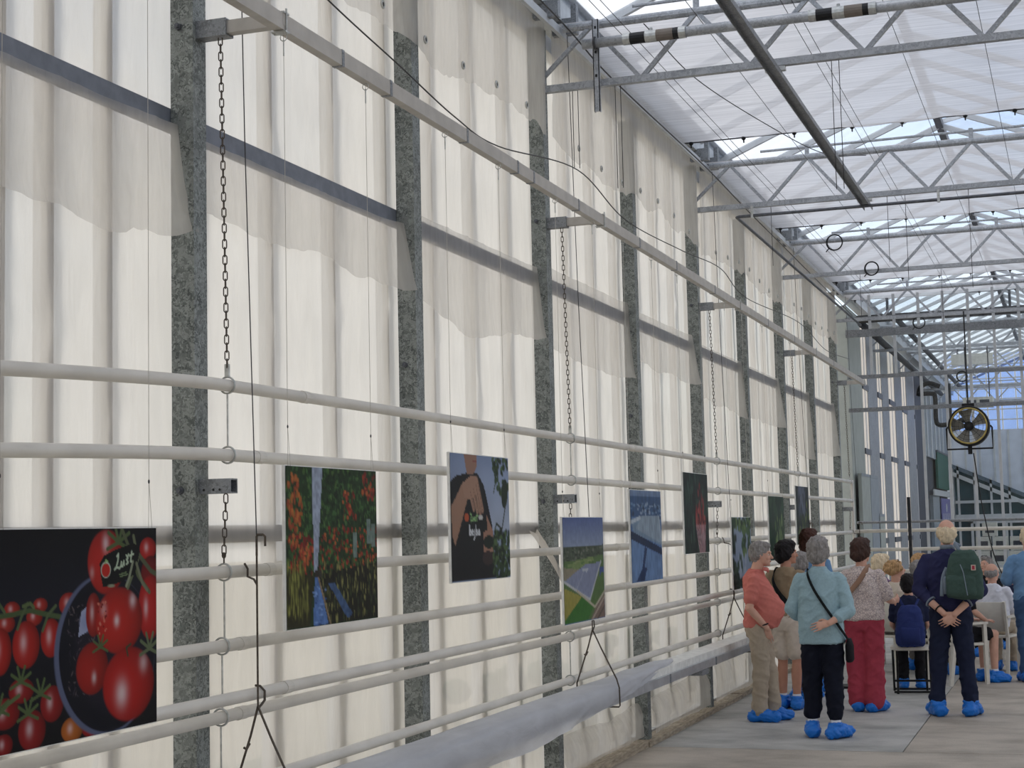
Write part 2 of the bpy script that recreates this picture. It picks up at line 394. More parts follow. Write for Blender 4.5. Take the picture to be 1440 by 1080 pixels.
# the open vent flap
vent = thing('roof_vent', 'glass roof vent flap standing open beside the ridge', 'vent', (RID[0], 1.1+SP*19, ZR+.03))
for n, bx, mt in [('vent_pane', ((.04, .04, -.003), (1.25, 2*SP-.04, .003)), 'glass_roof'), ('vent_frame', ((1.22, 0, -.03), (1.27, 2*SP, .02)), 'dark_steel'),
                  ('vent_frame', ((.0, 0, -.03), (1.25, .04, .02)), 'frame_white'), ('vent_frame', ((.0, 2*SP-.04, -.03), (1.25, 2*SP, .02)), 'frame_white')]:
    o = MB().box(*bx).build(n, mt, vent); o.rotation_euler = (0, math.radians(-12), 0)

# steel columns along the wall
post = None
def hollow(x0, x1, w, h, t=.006):
    m = MB()
    m.box((x0, -w/2, h/2-t), (x1, w/2, h/2)); m.box((x0, -w/2, -h/2), (x1, w/2, -h/2+t))
    m.box((x0, -w/2, -h/2+t), (x1, -w/2+t, h/2-t)); m.box((x0, w/2-t, -h/2+t), (x1, w/2, h/2-t)); return m
col_lab = {-4: 'galvanized column of the film wall far behind the viewer', -3: 'galvanized column of the film wall next to the added back wall', -2: 'galvanized column of the film wall before the tomato photo', -1: 'galvanized column of the film wall hidden beside the big tomato photo',
           0: 'mottled galvanized column between the big tomato photo and the tomato aisle photo', 1: 'mottled galvanized column between the tomato aisle photo and the hand photo',
           2: 'mottled galvanized column just before the photo of green fields', 3: 'mottled galvanized column behind the blue aerial photo',
           4: 'mottled galvanized column behind the photo of red fruit', 5: 'galvanized column behind the pale blue plant photo',
           6: 'galvanized column behind the dark green leaf photo', 7: 'galvanized column behind the last small photo by the brown haired person',
           8: 'galvanized corner column where wall pipes meet the end rails'}
tabm = {}
def prt(key, mk, mat, name, parent, loc):
    if key not in tabm: tabm[key] = mk().build(name, mat, parent, loc=loc)
    else: share(name, tabm[key], parent, loc)
bolt_mk = lambda: MB().tube([(0, .0, 0), (0, -.012, 0)], .017, 6).tube([(0, -.012, 0), (0, -.022, 0)], .009, 8)
for k in range(-4, 9):
    c = thing('steel_column', col_lab[k], 'column', (-3.555, yc(k)+.06, 0), group='galvanized columns of the film wall')
    top = 5.42 if k % 2 == 0 else 5.30
    prt('post%d' % (k % 2), lambda: MB().box((-.055, -.06, .0), (.043, .06, top)).box((.043, -.06, 0), (.055, .048, top)), 'galvanized', 'post', c, (0, 0, 0))
    prt('plate', lambda: MB().box((-.075, -.09, 0), (.10, .10, .014)), 'galvanized_fine', 'base_plate', c, (0, 0, 0))
    for z in ((4.0, 2.0) if k % 2 == 0 else (2.75,)):
        prt('bolt', bolt_mk, 'dark_steel', 'bolt', c, (-.015, -.06, z))
    if k % 2 == 0:
        prt('sleeve', lambda: hollow(.055, .20, .068, .075), 'galvanized_fine', 'arm_sleeve', c, (0, 0, 3.985))
        prt('arm', lambda: MB().box((.06, -.024, -.028), (.47, .024, .028)), 'beam_paint', 'arm', c, (0, 0, 3.985))
        prt('stub', lambda: hollow(.055, .205, .062, .062), 'galvanized_fine', 'stub', c, (0, 0, 2.015))
        for dx in (.09, .135, .165): prt('hole', lambda: MB().tube([(0, -.0345, 0), (0, -.036, 0)], .0055, 8), 'black', 'bolt_hole', c, (dx-.01, .003, 2.0))
# columns carrying the far ends of the trusses
for i, y in enumerate(YT):
    c = thing('steel_column', 'galvanized column carrying the far end of a roof truss', 'column', (5.12, y, 0), group='columns across the hall')
    prt('postR', lambda: MB().box((-.05, -.06, 0), (.05, .06, 5.45)), 'galvanized', 'post', c, (0, 0, 0))
    prt('plate', None, None, 'base_plate', c, (0, 0, 0))

# trusses
tr_lab = ['lattice roof truss by the added back wall', 'lattice roof truss before the tomato photo', 'lattice roof truss above the big tomato photo',
          'lattice roof truss carrying the thick pipe with rubber sleeves', 'lattice roof truss with a thin pipe slung below it',
          'lattice roof truss with loops of black hose hung on it', 'lattice roof truss directly over the end partition'] + ['thin lattice truss under the bare glass roof beyond the partition']*4
trm = {}
ZB, ZTc = 4.965, 5.40
for i, y in enumerate(YT):
    t = thing('roof_truss', tr_lab[i], 'truss', (-3.43 , y, ZB), group='lattice roof trusses')
    def part(key, mk, name, loc=(0, 0, 0)):
        if key not in trm: trm[key] = mk().build(name, 'truss_steel', t, loc=loc)
        else: share(name, trm[key], t, loc)
    part('bot', lambda: MB().box((-.08, -.025, -.025), (8.5, .025, .025)), 'bottom_chord')
    part('top', lambda: MB().tube([(.08, 0, .435), (8.5, 0, .435)], .032, 10), 'top_chord')
    part('foot', lambda: MB().obox((-.08, 0, .09), (.28, 0, .42), .028, .028), 'web_bar')
    part('rod', lambda: MB().tube([(.6, 0, .535), (8.4, 0, .535)], .013, 6), 'screen_rod')
    for k in range(11):
        xt = .28+.78*k; xb = xt+.37
        if xb > 8.3: break
        part('wa', lambda: MB().obox((.015, 0, .42), (.355, 0, .02), .03, .03), 'web_bar', (xt, 0, 0))
        part('wb', lambda: MB().obox((.0, 0, .02), (.385, 0, .42), .03, .03), 'web_bar', (xb+.015, 0, 0))
        if k % 2: part('clip', lambda: MB().box((-.02, -.012, .43), (.02, .012, .56)), 'rod_clip', (xt, 0, 0))

# screen cloth under the roof
def screen(y0, y1, label):
    s = thing('shade_screen', label, 'shade screen', (-3.46, y0, 5.46), group='white shade screens under the roof')
    nx, nyv = 90, 26; X, Y = np.meshgrid(np.linspace(0, 8.54, nx+1), np.linspace(0, y1-y0, nyv+1))
    Z = -.02*np.sin(np.clip(Y/(y1-y0), 0, 1)*PI) + .022*(vnoise(X*.8, Y*5, 3)-.5) + .018*(vnoise(X*2, Y*9, 8)-.5)
    Z[-1] -= .015*np.abs(np.sin(X[-1]*PI/.5))
    V = np.stack([X, Y, Z], -1).reshape(-1, 3); n = nx+1
    mb = MB(); mb.v = [tuple(p) for p in V]; mb.f = [(j*n+i, j*n+i+1, (j+1)*n+i+1, (j+1)*n+i) for j in range(nyv) for i in range(nx)]
    mb.build('cloth', 'screen_cloth', s, True)
    MB().tube([(0, y1-y0, -.005), (8.54, y1-y0, -.005)], .007, 6).build('edge_cord', 'wire', s)
    for k in range(17):
        prt('hook', lambda: MB().ell((0, 0, 0), (.022, .018, .022), None, 8, 6).box((-.006, -.006, -.045), (.006, .006, -.01)), 'black', 'hook', s, (.12+.5*k+.05*math.sin(k*3), y1-y0, -.01))
    return s
sl = ['white shade screen next to the added back wall', 'white shade screen over the tomato aisle photo', 'white shade screen between the pipe truss and the tomato photo', 'white shade screen behind the thick pipe truss',
      'white shade screen behind the truss with thin pipe', 'white shade screen behind the truss with hose loops']
for i in range(6): screen(YT[i]+.04, YT[i+1]-.84, sl[i])
screen(YT[6]+.04, YT[6]+1.3, 'short white shade screen just past the end partition truss')

# ------------------------------------------------------------------ film on the wall
def sheet(name, label, mat, y0, y1, ztop, zbot, x0, amp, seed, nu=70, nv=90, rag=0.0, flare=None, group=None, cat='plastic sheet', fold=5.0, curl=0.0, lean=0.0):
    U, Vv = np.meshgrid(np.linspace(0, 1, nu+1), np.linspace(0, 1, nv+1))
    Y = y0 + (y1-y0)*U
    zt = ztop(U) if callable(ztop) else ztop + 0*U
    zb = zbot(U) if callable(zbot) else zbot + 0*U
    if rag: zb = zb + rag*(vnoise(U*(y1-y0)*2.2, U*0, seed)-.5) + rag*.5*(vnoise(U*(y1-y0)*6, U*0+3, seed+1)-.5) + rag*.25*(vnoise(U*(y1-y0)*18, U*0+3, seed+1)-.5)
    Z = zt + (zb-zt)*Vv
    L = (zt-Z)
    f = vnoise((Y+lean*Z)*fold + .5*vnoise(Y*2, Z*1.2, seed+5), Z*.35, seed) - .5
    ridge = 1-np.abs(2*vnoise((Y+.35*Z)*3.3, (Z-.6*Y)*.9, seed+2)-1)
    dg = 1-np.abs(2*vnoise((Y-.5*Z)*3.1, (Z+.5*Y)*.9, seed+7)-1)
    X = x0 + amp*(f*.9) + .010*ridge**9 + .010*dg**9
    if curl: X = X + curl*np.clip(Vv-.75, 0, 1)**2*16*(.4+vnoise(Y*2.5, Z*0, seed+4))
    if flare is not None: X = X + flare(U, Vv)
    Y = Y + .012*(vnoise(Y*5, Z*3, seed+9)-.5)
    n = nu+1; P = np.stack([X-x0, Y-y0, Z], -1).reshape(-1, 3)
    mb = MB(); mb.v = [tuple(p) for p in P]; mb.f = [(j*n+i, j*n+i+1, (j+1)*n+i+1, (j+1)*n+i) for j in range(nv) for i in range(nu)]
    o = mb.build(name, mat, None, True, (x0, y0, 0))
    return tag(o, label, cat, group)
base_lab = {-4: 'next to the added back wall', -3: 'two columns from the added back wall', -2: 'before the hidden left columns', -1: 'behind the big tomato photo', 0: 'behind the tomato aisle photo', 1: 'behind the hand and tomato photo', 2: 'behind the green fields photo',
            3: 'behind the blue aerial photo', 4: 'behind the red fruit photo', 5: 'behind the pale blue plant photo', 6: 'behind the dark green leaf photo', 7: 'behind the last photo', 8: ''}
def fb_(k): return yc(k)+.06+.026*max(yc(k), 0)      # films join behind the columns
for k in range(-4, 8):
    def fl(U, V, k=k):       # the foot of the film bags out on the floor
        return (.02+.05*vnoise(U*5, U*0, 40+k))*np.clip((V-.93)/.07, 0, 1)**1.5*np.clip(np.sin(np.clip((U-.02)/.70, 0, 1)*PI)*2, 0, 1)
    sheet('plastic_sheet', 'tall cream plastic film covering the glass wall ' + base_lab[k], 'film_cream', fb_(k)+.004, fb_(k+1)-.004, 5.42, .07, -3.647, .006 if k < 1 else .008, 10+k,
          90, 110, flare=fl, group='tall cream films along the glass wall', fold=4.2 if k < 2 else 7, lean=.12 if k % 2 else -.1)
top_lab = {-4: 'hung next to the added back wall', -2: 'hung above the hidden columns left of the tomato photo', 0: 'with ragged edge over the top of the second column', 2: 'with eyelets hung above the green fields photo', 4: 'hung above the pale blue plant photo', 6: 'hung above the last photo by the corner'}
for k in range(-4, 8, 2):
    def eb(U, k=k): return 4.60 - .05*np.abs(U-.5) + .04*np.sin(U*9+k)
    o = sheet('plastic_sheet', 'upper grey plastic curtain ' + top_lab[k], 'film_grey', yc(k)+.14, yc(k+2)+.02, 5.44, eb, -3.478, .016, 60+k, 120, 40, rag=.09, group='upper plastic curtains', fold=7)
    for j in range(7):
        u = .12+.128*j; zz = float(4.60-.05*abs(u-.5)+.04*math.sin(u*9+k))+.09
        y = .14+0*u+(yc(k+2)-yc(k)-.12)*u - .14
        prt('eyelet', lambda: MB().torus((0, 0, 0), .019, .007, (1, 0, 0), 14, 6), 'zinc', 'eyelet', o, (.028, y, zz))
        prt('eyeh', lambda: MB().tube([(-.003, 0, 0), (.003, 0, 0)], .013, 10), 'black', 'eyelet_hole', o, (.028, y, zz))
mid = [(-1, 3.57, lambda U: 3.06+.03*np.sin(U*6), .13, 'loose grey film flap hanging over the purlin left of the first column'),
       (0, 3.56, lambda U: 3.22-.03*U, .10, 'loose grey film flap over the purlin above the tomato aisle photo'),
       (1, 3.67, lambda U: 3.12-.10*np.exp(-((U-.45)/.25)**2)+.05*U, .12, 'loose sagging film flap over the purlin above the hand photo'),
       (2, 3.72, lambda U: 3.12-.07*U, .08, 'loose film flap with pointed corner above the green fields photo'),
       (3, 3.70, lambda U: 3.24-.02*U, .10, 'loose baggy film flap above the blue aerial photo'),
       (4, 3.66, lambda U: 3.12-.10*U, .08, 'long film flap above the red fruit photo'),
       (5, 3.66, lambda U: 3.04+.0*U, .06, 'long film flap above the pale blue plant photo'),
       (6, 3.66, lambda U: 2.9-.2*U, .1, 'long film flap above the dark green leaf photo'),
       (7, 3.66, lambda U: 2.86-.05*U, .1, 'long film flap above the last photo')]
for k, zt, zb, rag, lab in mid:
    def fl(U, V): return .10*np.clip((U-.88)/.12, 0, 1)**1.5*(.35+.65*V)
    sheet('film_flap', lab, 'film_grey', yc(k)+.16, yc(k+1)+(.035 if k in (-1, 1, 2, 4, 6) else -.01), zt, zb, -3.602, .014, 90+k, 70, 50, rag=rag*.6, flare=fl, group='loose film flaps along the purlin', fold=6, curl=.012)
# torn strip and slumped film near the floor
def torn():
    mb = MB(); n = 12
    for i in range(n+1):
        t = i/n; wd = .09*(1-t)+.02; y = yc(2)-.22+.52*t; z = 1.78-.62*t; x = -3.57+.125*math.sin(t*PI*.6)
        mb.v += [(x, y-wd, z+.02), (x+.010, y, z+.05*math.sin(t*9)), (x, y+wd*.6, z+.03)]
        if i: b = i*3; mb.f += [(b-3, b-2, b+1, b), (b-2, b-1, b+2, b+1)]
    tag(mb.build('film_strip', 'film_cream', None, True), 'torn film strip pulled across the column before the fields photo', 'plastic sheet')
torn()
def slump(y0, y1, seed, label, h=.34):
    nu, nv = 60, 26; U, V = np.meshgrid(np.linspace(0, 1, nu+1), np.linspace(0, 1, nv+1))
    Y = y0+(y1-y0)*U; a = V*PI*.62
    hh = h*(.65+.55*vnoise(U*3, U*0, seed)); dd = .075*(.7+.6*vnoise(U*4, U*0+2, seed+3))
    X = -3.60 + dd*np.sin(a)*1.2 + .02*(vnoise(Y*7, V*5, seed+1)-.5); Z = .062 + hh*(np.cos(a)*.5+.5)**1.4 + .02*vnoise(Y*6, V*4, seed+2)
    Z[-1] = .066
    mb = MB(); n = nu+1; mb.v = [tuple(p) for p in np.stack([X, Y, Z], -1).reshape(-1, 3)]; mb.f = [(j*n+i, j*n+i+1, (j+1)*n+i+1, (j+1)*n+i) for j in range(nv) for i in range(nu)]
    tag(mb.build('slumped_film', 'film_grey', None, True), label, 'plastic sheet', 'slumped film along the kerb')
slump(yc(2)+.2, yc(3)-.02, 3, 'bagging clear film slumped on the kerb beneath the fields photo')
slump(yc(3)+.2, yc(4)-.03, 5, 'bagging clear film slumped on the kerb beneath the blue aerial photo')
slump(yc(4)+.2, yc(5)-.03, 8, 'bagging clear film slumped on the kerb behind the man in salmon polo', .5)

# ------------------------------------------------------------------ hanging rail, pipes, hangers
hr = thing('hanging_rail', 'long pale box rail on bracket arms high along the film wall', 'rail', (-3.11, 13.5, 3.975))
for a, b in [(1.1, 6.6), (6.6, 11.9), (11.9, 17.3), (17.3, 22.2), (22.2, 25.7)]:
    MB().box((-.024, a-13.5+.002, -.036), (.024, b-13.5-.002, .036)).build('rail_length', 'beam_paint', hr)
for y in (6.6, 7.15, 8.2, 9.05, 9.35, 10.3, 11.9, 13.1, 14.6, 17.3, 19, 22.2):
    prt('joint', lambda: MB().box((-.0265, -.012, -.039), (.0265, .012, .039)), 'galvanized_fine', 'joint_sleeve', hr, (0, y-13.5, 0))
for y in EVEN[2:7]:
    prt('uclamp', lambda: MB().box((-.03, -.025, .036), (.03, .025, .044)).tube([(-.028, 0, -.05), (-.028, 0, .06)], .005, 6).tube([(.028, 0, -.05), (.028, 0, .06)], .005, 6).box((-.034, -.02, -.046), (.034, .02, -.038)), 'zinc', 'clamp', hr, (0, y-13.5, 0))

XP = -3.40
def pipe(name, label, pts, r=.0265, collars=(), mat='pipe_white', grp='white heating pipes along the film wall'):
    t = thing(name, label, 'pipe', pts[0], group=grp); p0 = Vector(pts[0])
    MB().tube([Vector(p)-p0 for p in pts], r, 14).build('tube', mat, t, True)
    for c in collars:
        prt('collar%g' % r, lambda: MB().tube([(0, -.03, 0), (0, .03, 0)], r+.0025, 14), mat, 'collar', t, Vector(c)-p0)
    return t
ZP = {1: 2.44, 2: 2.145, 3: 1.655, 4: 1.348, 6: 1.055, 7: .752}
YE = 25.75
def sagline(x, z, ya=2.6, yb=YE, sag=.0):
    ys = [ya + .3*i for i in range(13)] + [6.5 + (yb-6.5)*i/10 for i in range(11)]
    return [(x, y, z - sag*min(max((6.0-y)/1.6, 0), 1)**1.3) for y in ys]
pipe('heating_pipe', 'uppermost white heating pipe running along the film wall', sagline(-3.378, ZP[1], sag=.065), collars=[(-3.378, y, ZP[1]) for y in (6.75, 12.6, 18.4)])
pipe('heating_pipe', 'second white heating pipe from the top along the film wall', sagline(-3.378, ZP[2], sag=.042), collars=[(-3.378, y, ZP[2]) for y in (6.3, 12.2, 18.2)])
pipe('heating_pipe', 'third white heating pipe from the top, at the tomato photo', sagline(XP, ZP[3]), collars=[(XP, y, ZP[3]) for y in (6.42, 12.1, 18.0)])
pipe('heating_pipe', 'fourth white heating pipe from the top along the film wall', sagline(XP-.012, ZP[4]), collars=[(XP-.012, y, ZP[4]) for y in (6.2, 12.3, 18.3)])
pipe('heating_pipe', 'white pipe held out in front of the others on wire hooks above the trough', sagline(-3.308, 1.145), collars=[(-3.308, y, 1.145) for y in (6.4, 11.2, 16.1)])
pipe('heating_pipe', 'white heating pipe just behind the hooked pipe above the trough', sagline(XP-.02, ZP[6]), collars=[(XP-.02, y, ZP[6]) for y in (6.2, 10.98, 17)])
pipe('heating_pipe', 'lowest white heating pipe just above the trough', sagline(XP-.025, ZP[7]), collars=[(XP-.025, y, ZP[7]) for y in (6.2, 10.98, 15.8)])
# end rails across the hall
for n, (z, yy, lab) in enumerate([(1.80, 26.05, 'thin grey rail across the end partition above the white rails'), (1.665, 25.80, 'upper white pipe rail across the hall end'),
                   (1.375, 25.80, 'second white pipe rail across the hall end'), (1.04, 25.80, 'third white pipe rail across the hall end'), (.75, 25.80, 'lowest white pipe rail across the hall end')]):
    pipe('end_rail', lab, [(-3.36, yy, z), (5.0, yy, z)], .02 if n == 0 else .028, mat='galvanized_fine' if n == 0 else 'pipe_white', grp='pipe rails across the end of the hall')
pipe('corner_pipe', 'upright white pipe joining the wall pipes at the corner', [(-3.378, 25.79, .05), (-3.378, 25.79, 2.47)], .024, grp='')

# chain hangers
lk = None
def link_mesh():
    a, L, r = .0085, .012, .0028; pts = []
    for k in range(8): t = PI*k/7; pts.append((a*math.cos(t), 0, L+a*math.sin(t)))
    for k in range(8): t = PI+PI*k/7; pts.append((a*math.cos(t), 0, -L+a*math.sin(t)))
    return MB().tube(pts, r, 6, closed=True, ref=(0, 1, 0))
def chain_part(parent, x, z0, z1, key='link', x1=None):
    pitch = .0345; n = int(round((z0-z1)/pitch)); x1 = x if x1 is None else x1
    for i in range(n):
        t = (i+.5)/n; o = None
        if key not in tabm: tabm[key] = link_mesh().build('chain_link', 'rust_wire', parent); o = tabm[key]
        else: o = share('chain_link', tabm[key], parent)
        o.location = (x + (x1-x)*t, 0, z0+(z1-z0)*t); o.rotation_euler = (0, 0, PI/2*(i % 2)+.35)
def ring_rod(parent, name_z, x, rod_to=None):
    prt('ring', lambda: MB().torus((0, 0, 0), .035, .0045, (0, 1, 0), 22, 6), 'zinc', 'ring', parent, (x, 0, name_z))
    if rod_to is not None:
        MB().tube([(x, 0, name_z-.035), (x, 0, rod_to+.035)], .0045, 6).build('rod', 'zinc', parent)
def near_photo(i): return ['the big tomato photo', 'the tomato aisle photo', 'the green fields photo', 'the red fruit photo', 'the dark green leaf photo', 'the end rails'][i]
for i, y in enumerate(EVEN[2:7]):
    nm = ['beside the first column by the tomato aisle photo', 'beside the fields photo', 'beside the red fruit photo', 'beside the dark green leaf photo', 'by the end rails'][i]
    h = thing('pipe_hanger', 'long chain holding two top pipes ' + nm, 'chain hanger', (-3.40, y, 0), group='upper chain pipe hangers')
    chain_part(h, 0, 3.95, 2.515, x1=.022)
    MB().box((.012, -.006, 2.475), (.032, .006, 2.53)).build('hook_eye', 'zinc', h)
    ring_rod(h, ZP[1], .022, ZP[2]); ring_rod(h, ZP[2], .022)
    h = thing('pipe_hanger', 'short chain holding lower pipes ' + nm, 'chain hanger', (-3.40, y, 0), group='lower chain pipe hangers')
    chain_part(h, .012, 1.98, 1.73, x1=0)
    MB().ell((0, 0, 1.725), (.01, .01, .014), None, 8, 6).tube([(0, 0, 1.72), (0, 0, 1.69)], .004, 6).build('hook_eye', 'rust_wire', h)
    ring_rod(h, ZP[3], 0, ZP[4]); ring_rod(h, ZP[4], -.012, ZP[6]); ring_rod(h, ZP[6], -.02, ZP[7]); ring_rod(h, ZP[7], -.025)
    # wire hook hanger with the two legs that carry the trough
    k = thing('hook_hanger', 'wire hook hanger with splayed legs ' + nm, 'hook hanger', (-3.262, y+.03, 0), group='wire hook hangers')
    MB().tube([(-.068, 0, 5.35), (-.04, 0, 3.5), (0, 0, 1.80)], .0028, 6).build('cable', 'wire', k)
    MB().tube([(.0, 0, 1.72), (0, 0, 1.80), (.004, 0, 1.808), (.03, 0, 1.808), (.04, 0, 1.80), (.04, 0, 1.76)], .0055, 6).build('top_hook', 'rust_wire', k)
    MB().tube([(0, 0, 1.79), (0, 0, 1.60), (.0, 0, 1.09)], .0048, 6).build('rod', 'rust_wire', k)
    MB().tube([(.0, 0, 1.55), (0, 0, 1.60), (-.03, .03, 1.622), (-.098, .10, 1.632), (-.103, .11, 1.665), (-.118, .11, 1.688)], .0048, 6).build('pipe_hook', 'rust_wire', k)
    MB().tube([(.0, 0, 1.09), (-.004, .04, 1.104), (-.006, .07, 1.118), (-.010, .078, 1.155), (-.028, .072, 1.176), (-.05, .07, 1.178)], .0055, 6).build('pipe_hook', 'rust_wire', k)
    MB().tube([(0, 0, 1.10), (.06, 0, .97), (.165, 0, .76), (.182, 0, .70), (.184, 0, .58), (.176, 0, .5695), (.0, 0, .5695)], .0055, 6).build('front_leg', 'rust_wire', k)
    MB().tube([(0, 0, 1.10), (-.035, 0, .98), (-.123, 0, .73), (-.126, 0, .58), (-.118, 0, .5695), (.0, 0, .5695)], .0055, 6).build('back_leg', 'rust_wire', k)
    MB().tube([(-.06, -.01, .93), (-.045, -.02, .925), (-.035, -.01, .95)], .006, 6).build('knot', 'rust_wire', k)

# growing trough and film over it
TR0, TR1 = 3.2, 21.0
t = thing('growing_trough', 'long white and metal growing trough hung below the pipes', 'trough', (-3.25, 12, .575))
for a, b in [(TR0, 7.2), (7.2, 11.8), (11.8, 13.4), (13.4, 15.1), (15.1, 17.2), (17.2, TR1)]:
    m = MB(); a -= 12; b -= 12; a += .003; b -= .003
    m.box((-.12, a, 0), (.12, b, .012)).box((-.12, a, .012), (-.108, b, .10)).box((.108, a, .012), (.12, b, .055)).box((.095, a, .055), (.120, b, .068))
    m.build('trough_length', 'aluminium', t)
MB().box((-.105, TR0-12, .05), (.09, TR1-12, .125)).build('substrate_slab', 'board_white', t)
MB().box((-.13, 13.7-12, -.045), (.13, 13.95-12, -.003)).build('under_bracket', 'galvanized_fine', t)
for y in (12.6, 14.3): MB().box((.1205, y-12-.015, .0), (.127, y-12+.015, .07)).build('joint_strap', 'galvanized_fine', t)
def drape():
    nu, nv = 150, 26; ya, yb = 3.3, 12.9; U, V = np.meshgrid(np.linspace(0, 1, nu+1), np.linspace(0, 1, nv+1)); Y = ya+(yb-ya)*U
    # the hanging edge is gathered up where the wire legs cross it and sags between them
    span = np.abs(np.sin((Y-6.09)/(10.96-6.09)*PI)); low = np.where(Y < 10.96, .60-.075*span**.8, .60) + .03*(vnoise(Y*1.3, Y*0, 3)-.5)*span
    cut = np.clip((Y-11.0)/1.9, 0, 1)      # towards the far end the drape narrows back onto the trough
    # profile: back edge, top, over the front lip, hanging
    px = np.interp(V, [0, .12, .45, .55, 1], [-.10, -.095, .10, .135, .130]); hang = np.clip((V-.55)/.45, 0, 1)
    zt = np.interp(V, [0, .12, .45, .55], [.708, .716, .718, .695])
    Z = zt - hang*(zt-low)*(1-cut)
    X = -3.25 + px*(1-.75*cut*(V > .1)*V) + .012*np.sin(hang*PI*.9)*(1-cut) + .018*(vnoise(Y*2.2+V*3, V*5, 11)-.5)*(.3+hang) + .012*(vnoise(Y*8, V*4, 12)-.5)*hang
    Z = Z + .012*(vnoise(Y*3, V*6, 14)-.3)*(V < .6) + .02*cut*np.sin(V*PI)
    rid = 1-np.abs(2*vnoise(Y*.9+V*1.6, V*2.2-Y*.3, 21)-1); X = X + .02*rid**4*hang
    Z = np.where(hang == 0, np.maximum(Z, .706), Z); X = np.where(hang > 0, np.clip(X, np.where(cut > .02, -9, -3.25+.126), -3.25+.1615), X)
    n = nu+1; mb = MB(); mb.v = [tuple(p) for p in np.stack([X, Y, Z], -1).reshape(-1, 3)]; mb.f = [(j*n+i, j*n+i+1, (j+1)*n+i+1, (j+1)*n+i) for j in range(nv) for i in range(nu)]
    tag(mb.build('trough_cover', 'film_drape', None, True), 'white plastic film draped over the trough and hanging down its front', 'plastic sheet')
drape()
# ------------------------------------------------------------------ overhead fittings
t = thing('support_channel', 'dark steel channel slung under the trusses pointing away into the hall', 'beam', (-1.83, 11, 4.90))
MB().box((-.042, -5.5, -.0), (.042, 5.05, .006)).box((-.042, -5.5, -.03), (-.036, 5.05, 0)).box((.036, -5.5, -.03), (.042, 5.05, 0)).build('channel', 'galvanized_fine', t)
for y in YT[2:5]: MB().box((-.07, y-11-.02, .006), (.07, y-11+.02, .038)).build('clamp_plate', 'zinc', t)

t = thing('supply_pipe', 'thick grey pipe with rubber and brown sleeves along a truss', 'pipe', (-3.17, 10.78, 5.225))
MB().tube([(0, 0, 0), (8.2, 0, .0)], .036, 14).build('tube', 'truss_steel', t, True)
for x0 in (.30, 1.60):
    MB().tube([(x0, 0, 0), (x0+.05, 0, 0)], .042, 14).build('clamp_band', 'zinc', t)
    MB().tube([(x0+.05, 0, 0), (x0+.16, 0, 0)], .041, 14).build('rubber_sleeve', 'black', t)
    MB().tube([(x0+.16, 0, 0), (x0+.24, 0, 0)], .043, 14).tube([(x0+.2, 0, .03), (x0+.2, 0, .06)], .012, 6).build('clamp_band', 'zinc', t)
    MB().tube([(x0+.24, 0, 0), (x0+.36, 0, 0)], .042, 14).build('rubber_sleeve', 'rubber_brown', t)
    MB().tube([(x0+.36, 0, 0), (x0+.40, 0, 0)], .041, 14).build('rubber_sleeve', 'black', t)
    MB().tube([(x0+.40, 0, 0), (x0+.45, 0, 0)], .043, 14).build('clamp_band', 'zinc', t)
MB().torus((.09, 0, 0), .041, .008, (1, 0, 0), 16, 6).build('end_clamp', 'wire', t)
t = thing('hanger_post', 'short grey channel post hanging from the thick pipe truss', 'post', (-3.085, 10.83, 4.74))
MB().box((-.022, -.018, 0), (.022, -.012, .67)).box((-.022, -.018, 0), (-.016, .012, .67)).box((.016, -.018, 0), (.022, .012, .67)).build('channel', 'truss_steel', t)
for z in (.25, .42, .6): MB().box((-.008, -.0195, z), (.008, -.018, z+.02)).build('slot', 'black', t)

t = thing('water_pipe', 'thin dark pipe slung below a truss and turning back along the wall', 'pipe', (-3.08, 15.70, 4.848))
MB().tube([(8.1, 0, 0), (4, 0, 0), (.03, 0, 0), (0, .03, 0), (0, 4, 0), (0, 9.6, .0)], .016, 10).build('tube', 'dark_steel', t, True)
for x in (.16, 1.95, 3.6): MB().box((x-.012, -.02, -.025), (x+.012, .02, .095)).build('pipe_clip', 'zinc', t)

def wire(name, label, pts, r=.0045, mat='wire', cat='cable', group=None):
    t = MB().tube([Vector(p)-Vector(pts[0]) for p in pts], r, 5).build(name, mat, None, True, pts[0]); return tag(t, label, cat, group)
def cat(pts, n=10):            # smooth curve through points
    out = []; P = [Vector(p) for p in pts]; P = [P[0]*2-P[1]] + P + [P[-1]*2-P[-2]]
    for i in range(1, len(P)-2):
        for k in range(n):
            t = k/n; a, b, c, d = P[i-1:i+3]
            out.append(.5*((2*b)+(c-a)*t+(2*a-5*b+4*c-d)*t*t+(3*b-a-3*c+d)*t**3))
    out.append(P[-2]); return out
wire('sagging_cable', 'dark cable sagging along the film wall above the box rail', cat([(-3.3, 5.6, 4.55), (-3.3, 6.89, 4.37), (-3.3, 7.74, 4.28), (-3.3, 8.57, 4.19), (-3.3, 9.3, 4.18), (-3.3, 11.0, 4.38), (-3.3, 12.3, 4.24), (-3.3, 14.26, 4.3), (-3.3, 15.9, 4.38), (-3.3, 17.2, 4.25), (-3.3, 20.7, 4.38), (-3.3, 23, 4.25), (-3.3, 25.5, 4.35)]))
wire('upper_cable', 'dark cable running just under the wall gutter', cat([(-3.2, 5, 5.33), (-3.2, 9.92, 5.29), (-3.2, 11.63, 5.21), (-3.2, 14.83, 5.20), (-3.2, 16.89, 5.15), (-3.2, 19.31, 5.11), (-3.2, 25.4, 5.0)]), .006)
for i, x in enumerate((-2.95, -2.88, -2.35, -1.75, -1.68, -1.1, -.5, .1)):
    wire('screen_wire', 'thin pull wire stretched beneath the shade screens', [(x, 1.2, 5.345), (x, 13, 5.345), (x, 25.5, 5.345)], .0025, 'wire', 'wire', 'pull wires beneath the screens')
